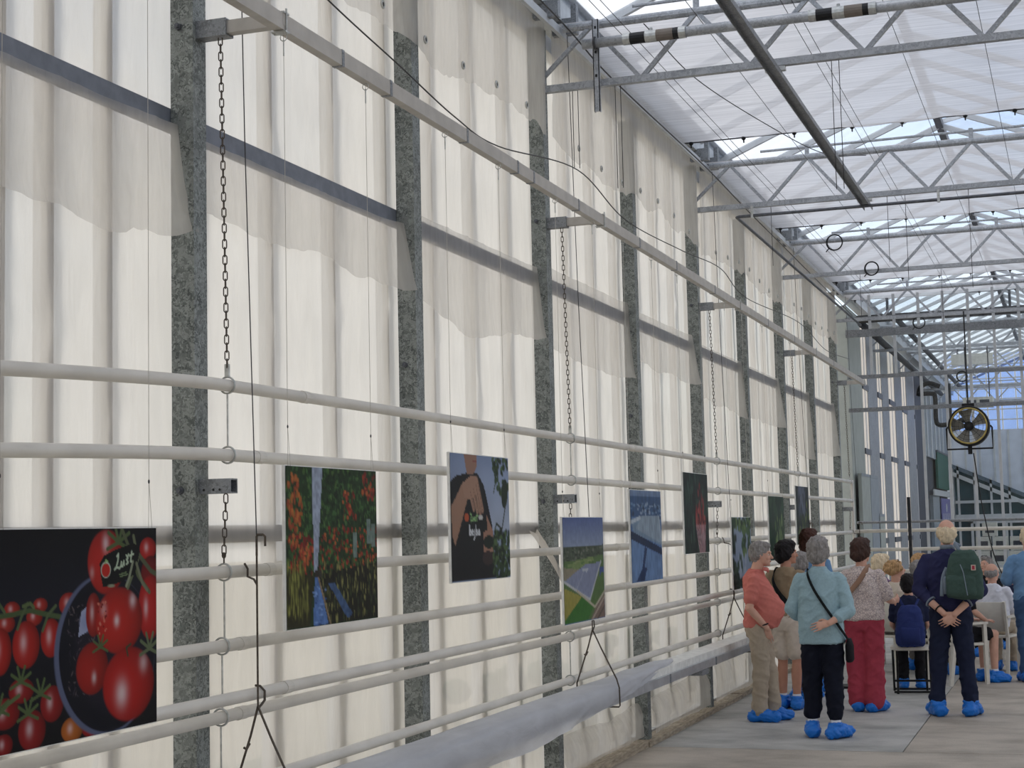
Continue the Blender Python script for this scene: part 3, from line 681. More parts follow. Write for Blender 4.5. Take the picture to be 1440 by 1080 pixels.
for i, (x, y) in enumerate([(-2.98, 10.92), (-2.94, 10.92), (-1.45, 10.92), (-1.40, 10.92), (-3.31, 10.96), (-3.27, 10.96), (-1.62, 15.8), (-1.45, 15.8), (-2.75, 15.8), (-.86, 15.8), (-1.5, 20.68), (-2.5, 20.68)]):
    z1 = [4.2, 4.2, 4.05, 4.05, 4.38, 4.38, 4.3, 4.1, 4.35, 4.0, 4.3, 4.4][i]
    wire('drop_wire', 'thin wire hanging straight down from a truss chord', [(x, y, 4.96), (x, y, z1)], .0028, 'wire', 'wire', 'drop wires from the trusses')
wire('slack_cable', 'slack cable swinging across under the first shade screen', cat([(-2.75, 10.9, 5.36), (-2.6, 11.9, 5.2), (-2.25, 13.2, 5.08), (-2.0, 14.4, 5.1), (-1.78, 15.6, 5.32)]), .004)
for (x, y, z, R, lab) in [(-2.79, 20.58, 5.36, .10, 'black hose coil hung beside the truss under the vent'), (-2.34, 20.58, 4.99, .085, 'small black hose coil hung on a truss chord'), (-2.22, 25.53, 4.86, .09, 'black hose coil hung above the end partition'), (-1.66, 26.2, 4.05, .08, 'black hose coil near the heater pipes')]:
    t = thing('hose_coil', lab, 'hose', (x, y, z))
    MB().torus((0, 0, 0), R, .009, (0, 1, 0), 30, 7).build('loop', 'black', t, True)
    MB().torus((.004, .015, .004), R*.97, .006, (0, 1, .1), 30, 6).build('loop', 'black', t, True)
    MB().tube([(-R*.7, 0, -R*.7), (-R*1.1, 0, -R*1.15)], .007, 6).build('loose_end', 'black', t)

# ------------------------------------------------------------------ photo panels
PW, PH = .92, .685
class Paint:
    def __init__(s, w, h, bg):
        s.w, s.h = w, h; s.U, s.V = np.meshgrid((np.arange(w+1))/w, (np.arange(h+1))/h)
        s.c = np.zeros((h+1, w+1, 3)); s.c[:] = s.col(bg)
    def col(s, c): return np.array(srgb(*c)[:3])
    def mixin(s, m, c): s.c = s.c*(1-m[..., None]) + np.asarray(c)*m[..., None]
    def grad(s, v0, v1, c0, c1):
        t = np.clip((s.V-v0)/(v1-v0), 0, 1)[..., None]; m = ((s.V >= v0) & (s.V <= v1))[..., None]
        s.c = np.where(m, s.col(c0)*(1-t)+s.col(c1)*t, s.c)
    def ell(s, u, v, ru, rv, c, rot=0, soft=.06, shade=None, hl=None):
        a = (s.U-u); b = (s.V-v)*PH/PW; ca, sa = math.cos(rot), math.sin(rot)
        x = (a*ca+b*sa)/ru; y = (-a*sa+b*ca)/(rv*PH/PW); d = np.sqrt(x*x+y*y); m = np.clip((1-d)/soft, 0, 1)
        col = np.broadcast_to(s.col(c), s.c.shape).copy()
        if shade is not None:
            k = np.clip(1.15-.55*(d**2.2)-.25*(x-.1)+.05*y, .2, 1.4)[..., None]; col = col*k
        if hl is not None:
            for (hx, hy, hr, hs) in hl:
                q = np.exp(-(((x-hx)/hr)**2+((y-hy)/(hr*1.6))**2)); col = col*(1-hs*q[..., None]) + np.array([.9, .8, .82])*hs*q[..., None]
        s.c = s.c*(1-m[..., None]) + col*m[..., None]
    def poly(s, pts, c, soft=0):
        x, y = s.U, s.V; ins = np.zeros(x.shape, bool); n = len(pts)
        for i in range(n):
            x0, y0 = pts[i]; x1, y1 = pts[(i+1) % n]
            if y0 == y1: continue
            ins ^= ((y0 > y) != (y1 > y)) & (x < (x1-x0)*(y-y0)/(y1-y0)+x0)
        col = s.col(c) if not isinstance(c, np.ndarray) else c
        s.mixin(ins.astype(float), col)
    def line(s, pts, wd, c, al=1):
        best = np.full(s.U.shape, 9.); k = PH/PW
        for (x0, y0), (x1, y1) in zip(pts[:-1], pts[1:]):
            dx, dy = x1-x0, (y1-y0)*k; L = dx*dx+dy*dy+1e-9
            t = np.clip(((s.U-x0)*dx+(s.V-y0)*k*dy)/L, 0, 1)
            best = np.minimum(best, np.hypot(s.U-x0-t*dx, (s.V-y0)*k-t*dy))
        s.mixin(np.clip((wd-best)/(wd*.4), 0, 1)*al, s.col(c))
    def noise(s, amt, fu, fv, seed, lo=.0):
        n = vnoise(s.U*fu, s.V*fv, seed)-.5; s.c = np.clip(s.c*(1+amt*n[..., None]*2), 0, 1)
    def speck(s, n, box, ru, rv, cols, seed, rot=(0, 0), al=1):
        R = random.Random(seed)
        for _ in range(n):
            s.ell(R.uniform(box[0], box[1]), R.uniform(box[2], box[3]), ru*R.uniform(.6, 1.4), rv*R.uniform(.6, 1.4), R.choice(cols), R.uniform(*rot), .4)

def stalk(p, u, v, sc, col=(84, 102, 62)):
    for a in (-2.6, -1.9, -1.2, -.5, .4, 2.8): p.line([(u, v), (u+sc*math.cos(a), v+sc*1.2*math.sin(a))], .006*sc/.05, col)
def paint_tomatoes():
    p = Paint(250, 186, (12, 12, 20)); p.grad(0, .33, (10, 10, 16), (20, 22, 36)); p.grad(.33, 1, (20, 22, 36), (10, 9, 14))
    T = lambda u, v, ru, rv, c=(176, 34, 28), hl=((-.2, -.1, .22, .5),), rot=0: p.ell(u, v, ru, rv, c, rot, .07, True, hl)
    for a in [(.423, .356, .06, .056), (.1, .361, .045, .037), (.257, .351, .043, .035), (.068, .422, .05, .042), (.224, .402, .047, .043)]: T(*a, c=(160, 40, 30))
    for a in [(.319, .508, .062, .093), (.038, .544, .062, .109), (.178, .526, .078, .112)]: T(*a, c=(170, 34, 26))
    p.line([(0, .39), (.106, .383), (.197, .372), (.291, .396), (.374, .414)], .011, (74, 92, 56)); p.line([(.184, .34), (.15, .40), (.13, .45)], .008, (84, 100, 66)); p.line([(.346, .36), (.30, .40), (.27, .47)], .008, (84, 100, 66))
    p.line([(.16, .35), (.2, .34), (.22, .36)], .008, (96, 112, 70)); p.line([(.0, .36), (.03, .33), (.06, .37)], .008, (84, 100, 66))
    for a in [(.065, .822, .081, .072), (.153, .73, .071, .058), (.326, .813, .069, .087), (.213, .918, .079, .095), (.059, .96, .05, .052)]: T(*a, c=(140, 24, 24))
    T(.591, .963, .09, .05, (150, 24, 22), ()); T(.445, .951, .068, .061, (176, 96, 34))
    for u, v in ((.15, .69), (.19, .84), (.03, .80), (.26, .76)): stalk(p, u, v, .06)
    p.line([(0, .85), (.08, .78), (.14, .75)], .009, (92, 110, 70))
    p.ell(.66, .62, .33, .40, (96, 104, 134), .25, .03); p.ell(.675, .615, .315, .385, (14, 14, 28), .25, .02); p.ell(.70, .60, .26, .33, (30, 26, 40), .25, .2)
    p.speck(120, (.42, .58, .36, .8), .012, .004, [(60, 54, 66), (40, 34, 48), (90, 80, 84)], 4, (0, 3))
    p.poly([(.50, .40), (.60, .33), (.60, .44), (.53, .50), (.48, .52)], (168, 176, 206)); p.ell(.53, .45, .05, .06, (150, 160, 196), 0, .6)
    T(.576, .42, .05, .11, (150, 34, 26)); T(.569, .678, .104, .13, (156, 32, 24), ((.1, .35, .12, .6),)); T(.941, .106, .06, .06); T(.96, .24, .07, .1, (110, 20, 20), ())
    T(.66, .165, .125, .165, (176, 38, 30), ((-.05, -.55, .15, .6), (-.75, .3, .1, .3)))
    T(.955, .409, .085, .17, (178, 32, 28), ((-.35, .0, .16, .55),)); T(.745, .46, .16, .17, (178, 36, 26), ((-.12, .0, .1, .75), (.55, -.55, .12, .6), (-.65, -.35, .12, .35)))
    p.speck(26, (.60, .66, .36, .52), .006, .008, [(214, 120, 100), (120, 20, 16)], 8)
    T(.808, .782, .178, .19, (176, 30, 24), ((-.28, .22, .2, .72), (.55, -.5, .14, .45)))
    stalk(p, .95, .62, .07, (104, 116, 84)); stalk(p, .62, .58, .05); p.line([(.80, .64), (.79, .60), (.82, .585)], .006, (60, 66, 44)); stalk(p, .74, .07, .08)
    p.line([(.76, .0), (.82, .12), (.87, .24), (.95, .33)], .011, (92, 100, 70)); p.line([(.84, .04), (.87, .16), (.80, .30)], .010, (110, 118, 88)); p.line([(.88, .14), (.96, .22), (1, .24)], .012, (88, 94, 70))
    p.poly([(.614, .173), (.644, .134), (.714, .107), (.842, .075), (.883, .10), (.874, .153), (.85, .235), (.777, .262), (.683, .286), (.637, .29), (.621, .226)], (14, 14, 14))
    p.ell(.655, .204, .034, .042, (196, 206, 190), 0, .1); p.ell(.655, .206, .029, .036, (196, 40, 30), 0, .1); p.line([(.65, .17), (.655, .155), (.668, .165)], .004, (150, 190, 120))
    W = (196, 214, 186); lw = .0052
    p.line([(.728, .14), (.738, .128), (.735, .16), (.722, .198), (.712, .205), (.722, .194), (.745, .20), (.757, .185)], lw, W)        # L
    p.line([(.757, .168), (.755, .19), (.765, .192), (.775, .165), (.776, .185)], lw, W)                                                # u
    p.line([(.802, .150), (.792, .158), (.803, .172), (.792, .181)], lw, W); p.line([(.79, .136), (.797, .145), (.806, .132)], lw*.8, W)  # š
    p.line([(.828, .118), (.820, .168), (.832, .170)], lw, W); p.line([(.812, .14), (.84, .131)], lw*.9, W)                              # t
    p.line([(.745, .232), (.79, .222)], .003, (120, 140, 100)); p.line([(.75, .242), (.80, .232)], .003, (120, 140, 100))
    p.line([(.835, .17), (.81, .25), (.79, .29)], .008, (150, 158, 132)); p.line([(.86, .18), (.90, .28), (.935, .32)], .009, (120, 126, 100))
    p.ell(.69, .285, .03, .01, (150, 156, 130), 0, .5)
    return p
def paint_aisle():
    p = Paint(110, 90, (40, 62, 34)); G = [(60, 96, 48), (36, 66, 32), (84, 120, 58), (28, 46, 26), (70, 110, 60)]; Rr = [(176, 66, 44), (150, 44, 36), (196, 104, 56), (120, 40, 30)]
    p.speck(800, (0, 1, 0, .7), .011, .022, G, 3, (-.6, .6)); p.speck(240, (.3, 1, .0, .5), .012, .02, [(28, 46, 26), (44, 70, 40)], 33, (-.6, .6)); p.poly([(.27, 0), (.38, 0), (.315, .66), (.275, .66)], (168, 180, 202))
    p.speck(90, (.02, .27, .42, .68), .014, .02, Rr, 5); p.speck(50, (.02, .16, .05, .4), .015, .026, [(190, 110, 54), (164, 76, 44)], 6); p.speck(160, (.34, 1, .38, .66), .011, .016, Rr, 7); p.speck(30, (.6, .75, .15, .32), .012, .02, Rr, 17); p.speck(30, (.82, .98, .02, .2), .014, .02, Rr, 18)
    p.poly([(0, .66), (.28, .68), (.23, 1), (0, 1)], (54, 52, 26)); p.speck(120, (0, .22, .62, .9), .005, .07, [(140, 142, 70), (110, 112, 52), (58, 56, 28)], 8)
    p.poly([(.3, .68), (1, .62), (1, 1), (.42, 1)], (34, 34, 22)); p.speck(260, (.34, 1, .6, .98), .007, .03, [(140, 138, 82), (94, 94, 50), (24, 26, 16), (60, 70, 40)], 9, (-.2, .2))
    p.poly([(.285, .70), (.32, .70), (.43, 1), (.265, 1)], (92, 128, 190)); p.speck(30, (.28, .4, .74, 1), .02, .006, [(130, 166, 224), (60, 90, 150)], 11)
    p.line([(.325, .7), (.45, 1)], .009, (150, 130, 104)); p.poly([(.43, .74), (.5, .74), (.70, .95), (.64, .98)], (72, 98, 140)); p.poly([(.29, .655), (.36, .655), (.36, .69), (.29, .69)], (60, 54, 48))
    for u, v in ((.71, .42), (.88, .33), (.93, .36)): p.poly([(u, v), (u+.045, v), (u+.05, v+.16), (u, v+.16)], (120, 140, 132))
    p.noise(.3, 60, 40, 5); p.line([(.998, 0), (.998, 1)], .006, (40, 40, 40)); return p
def paint_hand():
    p = Paint(100, 80, (150, 166, 196)); p.grad(0, .6, (140, 158, 194), (182, 194, 216)); p.noise(.12, 5, 5, 2)
    p.poly([(.0, .22), (.1, .17), (.2, .16), (.25, .15), (.45, .15), (.55, .24), (.62, .40), (.68, .56), (.74, 1), (0, 1)], (24, 23, 26))
    p.poly([(.22, 0), (.44, 0), (.44, .09), (.38, .15), (.27, .16), (.25, .10)], (164, 126, 108)); p.ell(.40, .05, .04, .012, (150, 84, 80))
    p.poly([(.0, .42), (.20, .22), (.30, .30), (.12, .62), (.06, .72), (.02, .66)], (168, 130, 108)); p.poly([(.18, .24), (.32, .17), (.42, .17), (.48, .28), (.34, .36), (.22, .34)], (176, 138, 116))
    for a, b in [((.30, .28), (.37, .43)), ((.35, .25), (.43, .45)), ((.40, .22), (.48, .46)), ((.43, .20), (.52, .44))]: p.line([a, b], .024, (178, 140, 118)); p.line([(a[0]+.02, a[1]+.02), b], .004, (130, 96, 80))
    p.ell(.25, .50, .04, .035, (192, 92, 56)); Gn = (150, 196, 130)
    p.line([(.31, .47), (.33, .48), (.315, .53), (.345, .525)], .007, Gn); p.line([(.35, .50), (.355, .525), (.375, .50), (.378, .525)], .006, Gn); p.line([(.405, .495), (.39, .505), (.40, .525), (.385, .53)], .006, Gn); p.line([(.425, .47), (.42, .525)], .006, Gn); p.line([(.41, .49), (.44, .49)], .005, Gn)
    p.line([(.46, .50), (.51, .50)], .014, (220, 220, 216))
    Wt = (222, 226, 232); k = .0085
    p.line([(.295, .56), (.295, .64), (.32, .635), (.315, .605), (.297, .61)], k, Wt); p.line([(.335, .62), (.355, .612), (.345, .60), (.333, .615), (.338, .635), (.358, .635)], k, Wt)
    p.line([(.38, .60), (.38, .66), (.365, .675)], k, Wt); p.line([(.40, .57), (.40, .64), (.425, .63), (.42, .605), (.402, .612)], k, Wt); p.line([(.46, .605), (.442, .61), (.44, .635), (.458, .635), (.462, .605), (.466, .637)], k, Wt)
    p.poly([(.58, .47), (.64, .54), (.70, .62), (.70, .78), (.60, .80), (.52, .78), (.53, .62), (.60, .60)], (170, 128, 108)); p.ell(.62, .70, .10, .055, (28, 38, 30)); p.ell(.60, .83, .10, .06, (60, 44, 44))
    G = [(46, 66, 40), (30, 46, 30), (84, 110, 66), (60, 84, 50)]
    p.speck(46, (.72, 1, .0, .3), .024, .03, G, 4, (-1, 1)); p.ell(.92, .30, .06, .13, (36, 50, 36), .2); p.line([(.95, .35), (.86, .60), (.76, .55), (.72, .62)], .01, (52, 62, 46)); p.line([(.70, .02), (.76, .2), (.72, .3)], .008, (60, 80, 50))
    p.speck(160, (.70, 1, .62, 1), .028, .03, G+[(24, 34, 24)], 6, (-1, 1)); return p
def paint_fields():
    p = Paint(80, 74, (120, 138, 180)); p.grad(0, .30, (92, 110, 164), (150, 164, 190)); p.poly([(0, .28), (1, .27), (1, .42), (0, .45)], (78, 88, 72)); p.speck(120, (0, 1, .29, .43), .03, .012, [(54, 66, 50), (120, 124, 110), (92, 104, 84)], 3)
    p.poly([(0, .42), (1, .37), (1, 1), (0, 1)], (96, 124, 72)); p.poly([(.05, .45), (.7, .38), (.75, .42), (.3, .50)], (128, 150, 92)); p.speck(30, (.05, .9, .4, .5), .05, .006, [(96, 130, 70), (150, 160, 110)], 5)
    p.poly([(0, .47), (.4, .50), (0, .60)], (150, 142, 120)); p.poly([(.0, .60), (.5, .46), (.92, .44), (.62, .80), (.3, .70)], (142, 150, 178)); p.line([(.0, .60), (.3, .70), (.62, .80), (.92, .44)], .012, (200, 202, 206)); p.line([(.5, .50), (.3, .68)], .005, (170, 178, 196)); p.poly([(.46, .49), (.60, .50), (.55, .53), (.42, .51)], (190, 196, 208))
    p.poly([(.88, .5), (1, .5), (1, .6), (.88, .6)], (72, 92, 150)); p.poly([(0, .66), (.42, .76), (.0, .96)], (164, 156, 74)); p.poly([(.42, .76), (.72, .86), (.55, 1), (0, 1), (0, .97)], (64, 122, 48)); p.poly([(.66, .82), (.92, .55), (1, .55), (1, .72), (.76, .87)], (92, 120, 66))
    p.line([(.3, .70), (.74, .88), (1, .74)], .012, (196, 188, 166)); p.poly([(.62, 1), (.78, .87), (1, .76), (1, 1)], (136, 116, 104)); p.line([(.66, 1), (1, .79)], .010, (190, 176, 160)); p.line([(.80, 1), (1, .88)], .01, (90, 80, 74)); p.noise(.12, 40, 30, 8); return p
def paint_blue():
    p = Paint(70, 70, (96, 128, 178)); p.grad(0, .18, (128, 150, 186), (70, 104, 150)); p.poly([(0, .07), (1, .07), (1, .3), (0, .3)], (60, 92, 136)); p.speck(70, (0, 1, .14, .34), .04, .018, [(150, 170, 196), (46, 66, 98), (110, 140, 176)], 4); p.poly([(0, .33), (.9, .27), (1, .62), (.1, .47)], (128, 152, 176)); p.poly([(.35, .28), (.9, .28), (1, .6), (.15, .42)], (150, 168, 186)); p.poly([(.0, .44), (1, .65), (1, .73), (.0, .53)], (28, 46, 82)); p.line([(0, .35), (.3, .3)], .02, (190, 202, 214)); p.poly([(0, .53), (1, .75), (1, 1), (0, 1)], (110, 142, 188)); p.poly([(.42, .62), (.5, .64), (.40, .84), (.48, .86), (.38, 1), (.12, 1), (.32, .86)], (34, 56, 100)); p.noise(.25, 30, 12, 5); p.line([(.92, .3), (1, .62)], .02, (180, 194, 208)); return p
def paint_red():
    p = Paint(60, 64, (22, 40, 36)); p.speck(160, (0, 1, 0, 1), .03, .10, [(30, 58, 46), (18, 30, 28), (56, 84, 70), (14, 22, 20)], 5, (-.4, .2)); p.speck(34, (.58, .82, .15, .7), .025, .09, [(130, 30, 36), (160, 60, 60), (96, 22, 30), (60, 20, 26)], 6); p.speck(24, (.45, .9, .45, .7), .03, .08, [(146, 36, 40), (176, 84, 80), (80, 20, 28)], 16)
    for a in range(7): p.line([(.48+.06*a, .66), (.60+.035*a, 1)], .018, (206, 170, 176)); p.line([(.50+.06*a, .68), (.61+.035*a, 1)], .008, (120, 60, 70))
    return p
def paint_pale():
    p = Paint(54, 60, (150, 166, 190)); G = [(54, 84, 50), (88, 116, 66), (30, 50, 36), (110, 136, 84)]; p.speck(60, (0, 1, 0, .18), .06, .06, G, 3, (-.4, .4)); p.speck(26, (.0, .2, 0, 1), .07, .09, [(28, 44, 36), (50, 74, 50)], 4); p.speck(24, (.5, .72, .1, .5), .06, .07, G, 5); p.speck(24, (.8, 1, .1, .6), .06, .08, [(40, 66, 44), (70, 100, 60)], 6); p.speck(26, (0, .5, .82, 1), .08, .05, [(24, 36, 30), (50, 66, 60)], 7); p.speck(10, (.3, .7, .4, .8), .05, .1, [(176, 188, 206)], 9); p.speck(12, (.1, .5, .55, .75), .04, .07, [(60, 84, 70)], 12); return p
def paint_leaf():
    p = Paint(50, 56, (36, 60, 42)); p.speck(70, (0, 1, 0, 1), .06, .10, [(30, 50, 38), (46, 74, 50), (58, 84, 60)], 4, (-.4, .4)); p.speck(30, (.35, 1, .35, .95), .03, .10, [(120, 146, 84), (80, 112, 62), (140, 160, 110)], 6, (-.5, .1)); return p
def paint_dark():
    p = Paint(50, 56, (40, 46, 50)); p.speck(50, (.2, .7, 0, .45), .03, .12, [(120, 128, 148), (60, 66, 80), (92, 100, 122)], 4, (-.2, .2)); p.speck(50, (0, 1, .5, 1), .06, .08, [(56, 74, 44), (34, 46, 34), (96, 112, 60)], 6, (-.4, .4)); p.speck(16, (.7, 1, .2, .9), .05, .08, [(34, 40, 40), (110, 124, 60)], 8); return p

def panel(label, y0, ztop, painter):
    t = thing('photo_panel', label, 'photo panel', (-3.115, y0, ztop-PH), group='photo panels hung along the wall')
    MB().box((-.005, 0, 0), (.009, PW, PH)).build('board', 'board_white', t)
    p = painter(); me = bpy.data.meshes.new('print'); n = p.w+1; m = .004
    V = np.stack([np.full(p.U.shape, .0115), m+(PW-2*m)*p.U, (PH-m)-(PH-2*m)*p.V], -1).reshape(-1, 3)
    J, I = np.meshgrid(np.arange(p.h), np.arange(p.w), indexing='ij'); b = (J*n+I).reshape(-1)
    F = np.stack([b, b+n, b+n+1, b+1], -1)
    me.from_pydata(V.tolist(), [], F.tolist()); ca = me.color_attributes.new('print', 'FLOAT_COLOR', 'POINT')
    c = np.concatenate([np.clip(p.c*.72, 0, 1).reshape(-1, 3), np.ones((len(V), 1))], 1).astype(np.float32)
    ca.data.foreach_set('color', c.reshape(-1)); obj('print', me, 'photo_print', t)
    zt = 3.94-(ztop-PH)
    for y in (.04, PW-.04):
        MB().tube([(.005, y, PH+.16), (.005, y, zt)], .0013, 4).build('hanging_string', 'string', t)
        MB().ell((.005, y, PH+.16), (.004, .004, .008), None, 6, 5).build('crimp', 'wire', t)
        MB().tube([(.005, y, PH+.16), (.010, y-.012, PH-.01)], .001, 4).tube([(.005, y, PH+.16), (.010, y+.012, PH-.01)], .001, 4).build('string_loop', 'string', t)
        MB().tube([(.005, y, zt-.10), (.005, y, zt-.03)], .0035, 6).torus((.005, y, zt-.02), .016, .002, (0, 1, 0), 10, 4).build('string_clip', 'zinc', t)
    return t
panel('big photo panel of glossy red tomatoes with a black tag', 5.027-PW, 1.843, paint_tomatoes)
panel('photo panel of a greenhouse aisle between tall tomato rows', 6.017, 2.095, paint_aisle)
panel('photo panel of a hand holding a black lettered bag', 7.878, 2.219, paint_hand)
panel('photo panel of green fields and big greenhouse roofs', 9.80, 1.880, paint_fields)
panel('photo panel of a blue snowy aerial view', 11.446, 2.082, paint_blue)
panel('dark photo panel with red fruit on pale stems', 13.15, 2.256, paint_red)
panel('pale blue photo panel of green leaves above the salmon polo', 15.06, 1.882, paint_pale)
panel('dark green leaf photo panel above the dark haired woman', 17.0, 2.106, paint_leaf)
panel('small dark grey and green photo panel hung last in the row', 18.755, 2.245, paint_dark)
glass('glass_blue', srgb(196, 214, 246), .06)
# ------------------------------------------------------------------ end partition and the hall beyond
YP = 26.25
pw = emptystruct('wall_end')
for i in range(22):
    x = -3.05 + .381*i
    z0 = 4.12 if i < 2 else (0 if i in (2, 4, 6, 8, 10, 12, 14, 16, 18, 20) or i > 2 else 0)
    MB().box((x-.022, YP-.02, z0), (x+.022, YP+.02, 5.45)).build('mullion', 'frame_white', pw)
    if i >= 2:
        for (a, b) in [(.62, 1.78), (1.83, 3.56), (3.63, 4.09), (4.16, 5.42)]:
            prt('pp%g' % a, lambda: MB().box((.024, -.003, a), (.357, .003, b)), 'glass_clear', 'glass_pane', pw, (x, YP, 0))
    else: prt('pp4.16', lambda: MB().box((.024, -.003, 4.16), (.357, .003, 5.42)), 'glass_clear', 'glass_pane', pw, (x, YP, 0))
for z, h, xa in [(3.595, .032, -3.44), (4.125, .03, -3.44), (4.83, .06, -3.44), (5.07, .025, -3.44), (.58, .03, -2.3)]:
    MB().box((xa, YP-.03, z-h), (5.05, YP+.03, z+h)).build('transom', 'galvanized_fine', pw)
MB().box((-2.3, YP-.02, 0), (5.05, YP+.02, .55)).build('kick_panel', 'grey_board', pw)
t = thing('screen_roller', 'black rolled screen tube along the top of the end partition', 'roller', (-3.3, YP+.35, 5.10))
MB().tube([(0, 0, 0), (8.2, 0, 0)], .065, 12).build('roll', 'black', t, True)
for x in (.5, 2.4, 4.4): MB().box((x-.02, -.03, .05), (x+.02, .03, .32)).build('roller_bracket', 'dark_steel', t)

# far side wall: columns, bright strips of glass
fw = emptystruct('wall_far_left')
cols = [(27.0, 28.75), (29.55, 31.0), (31.75, 32.95), (34.1, 35.5), (36.5, 38.2), (38.35, 40.3)]
for i, (a, b) in enumerate(cols):
    MB().box((-3.7, a, 0), (-3.52, b, 5.4)).build('pier', ['grey_board', 'galvanized_fine', 'galvanized_fine', 'galvanized_fine', 'galvanized_fine', 'door_dark'][i], fw)
for a, b in [(28.75, 29.55), (31.0, 31.75), (32.95, 34.1), (35.5, 36.5), (38.2, 38.35)]:
    MB().add([(-3.53, a, 0), (-3.53, b, 0), (-3.53, b, 5.4), (-3.53, a, 5.4)], [(0, 1, 2, 3)]).build('glass_strip', 'film_cream', fw)
    for z in (1.45, 3.05, 4.2): MB().box((-3.53, a, z-.05), (-3.5, b, z+.05)).build('cross_bar', 'dark_steel', fw)
    MB().box((-3.53, (a+b)/2-.03, 0), (-3.518, (a+b)/2+.03, 5.4)).build('mullion', 'mullion_alu', fw)
for k, (y, lab) in enumerate([(27.25, 'tall grey green board leaning past the corner column'), (28.45, 'second tall blue grey board past the corner column'), (29.5, 'low grey board standing by the far wall')]):
    h = [2.62, 2.62, 1.95][k]; t = thing('wall_board', lab, 'board', (-3.44, y, 0))
    MB().box((-.03, 0, .0), (.03, 1.15 if k < 2 else .9, h)).build('board', ['grey_board', 'grey_board_blue', 'grey_board'][k], t)
    MB().box((.03, .02, h-.05), (.036, 1.1 if k < 2 else .85, h)).build('edge_strip', 'grey_board_blue', t)
# door zone in the far left wall
MB().box((-3.7, 40.3, 3.4), (-3.52, 48, 5.4)).build('upper_panel', 'grey_board_blue', fw)
for y in (41.2, 42.4, 43.6, 44.8, 46.0): MB().box((-3.52, y, 3.4), (-3.50, y+.25, 5.4)).build('corrugation', 'frame_white', fw)
MB().box((-3.7, 40.3, 0), (-3.6, 48, 3.4)).build('lower_panel', 'door_dark', fw)
t = struct(MB().box((-3.6, 42.2, 0), (-3.52, 44.2, 2.45)).build('door_1', 'grey_board_blue'))
MB().box((-3.51, 42.15, 2.45), (-3.47, 47.6, 2.60)).build('lintel', 'frame_white', fw)
gb = thing('green_board', 'dark green board fixed above the far doorway', 'board', (-3.5, 43.6, 2.65))
MB().box((-.04, 0, 0), (.02, 3.6, .95)).build('panel', 'green_board', gb); MB().box((-.04, -.03, .95), (.03, 3.63, 1.0)).build('top_rail', 'dark_steel', gb)
bn = thing('hanging_banner', 'violet banner with white upright bars beneath the green board', 'banner', (-3.5, 44.5, 0))
MB().box((-.02, 0, .75), (.01, 2.9, 2.4)).build('cloth', 'purple_banner', bn)
for i in range(7): MB().box((.01, .25+.38*i, 1.0), (.014, .33+.38*i, 2.0 + .12*((i*3) % 3))).build('white_bar', 'frame_white', bn)
MB().ell((.012, 1.55, 2.15), (.008, .22, .12), None, 12, 8).build('white_spot', 'frame_white', bn)
# dark pipes along the far wall top
for x, z, r, lab in [(-3.25, 5.05, .06, 'dark pipe along the top of the far side wall'), (-2.75, 5.18, .05, 'second dark pipe high along the far side wall')]:
    o = MB().tube([(0, 0, 0), (0, 16, 0)], r, 10).build('overhead_pipe', 'door_dark', None, True, (x, 26.76, z)); tag(o, lab, 'pipe')
# heater pipes
t = thing('heater_pipe', 'black bent heater pipes hanging beside the far wall behind the fan', 'pipe', (-2.8, 35.2, 3.74))
MB().tube(cat([(-.35, 0, .75), (-.08, 0, .75), (0, 0, .68), (0, 0, .2), (.06, 0, .08), (.25, 0, .08)], 6), .05, 10).build('lower_bend', 'black', t, True)
MB().tube(cat([(-.35, .1, .72), (-.3, .1, .9), (-.12, .1, .98), (.1, .1, .9)], 6), .05, 10).build('upper_bend', 'black', t, True)
MB().tube([(.27, .1, .05), (.27, .1, .95)], .055, 10).build('riser', 'black', t, True)
MB().tube(cat([(.27, 0, .08), (.45, 0, .12), (.55, 0, .16), (.66, 0, .13)], 6), .06, 10).build('duct', 'black', t, True)
MB().tube([(-.3, .1, .85), (-.3, .08, 1.21)], .012, 6).tube([(.27, .1, .95), (.27, .08, 1.21)], .012, 6).build('hanger_rod', 'wire', t)
t = thing('air_unit', 'white box air unit hung above the round fan', 'air unit', (-1.66, 30.4, 3.83))
MB().box((-.26, -.15, 0), (.26, .15, .18)).build('housing', 'unit_white', t); MB().box((-.2, -.155, .04), (-.03, -.15, .13)).build('grille', 'door_dark', t); MB().box((.03, -.155, .04), (.2, -.15, .13)).build('grille', 'door_dark', t)
MB().tube([(-.2, 0, .18), (-.2, 0, 1.12)], .01, 6).tube([(.2, 0, .18), (.2, 0, 1.12)], .01, 6).build('hanger_rod', 'wire', t)
t = thing('lamp_panel', 'pale long panel hung high behind the end partition', 'panel', (-2.0, 35.05, 5.05))
MB().box((-.42, -.06, 0), (.42, .06, .22)).build('housing', 'unit_white', t); MB().tube([(-.3, 0, .22), (-.3, .2, .36)], .01, 6).tube([(.3, 0, .22), (.3, .2, .36)], .01, 6).build('hanger_rod', 'wire', t)
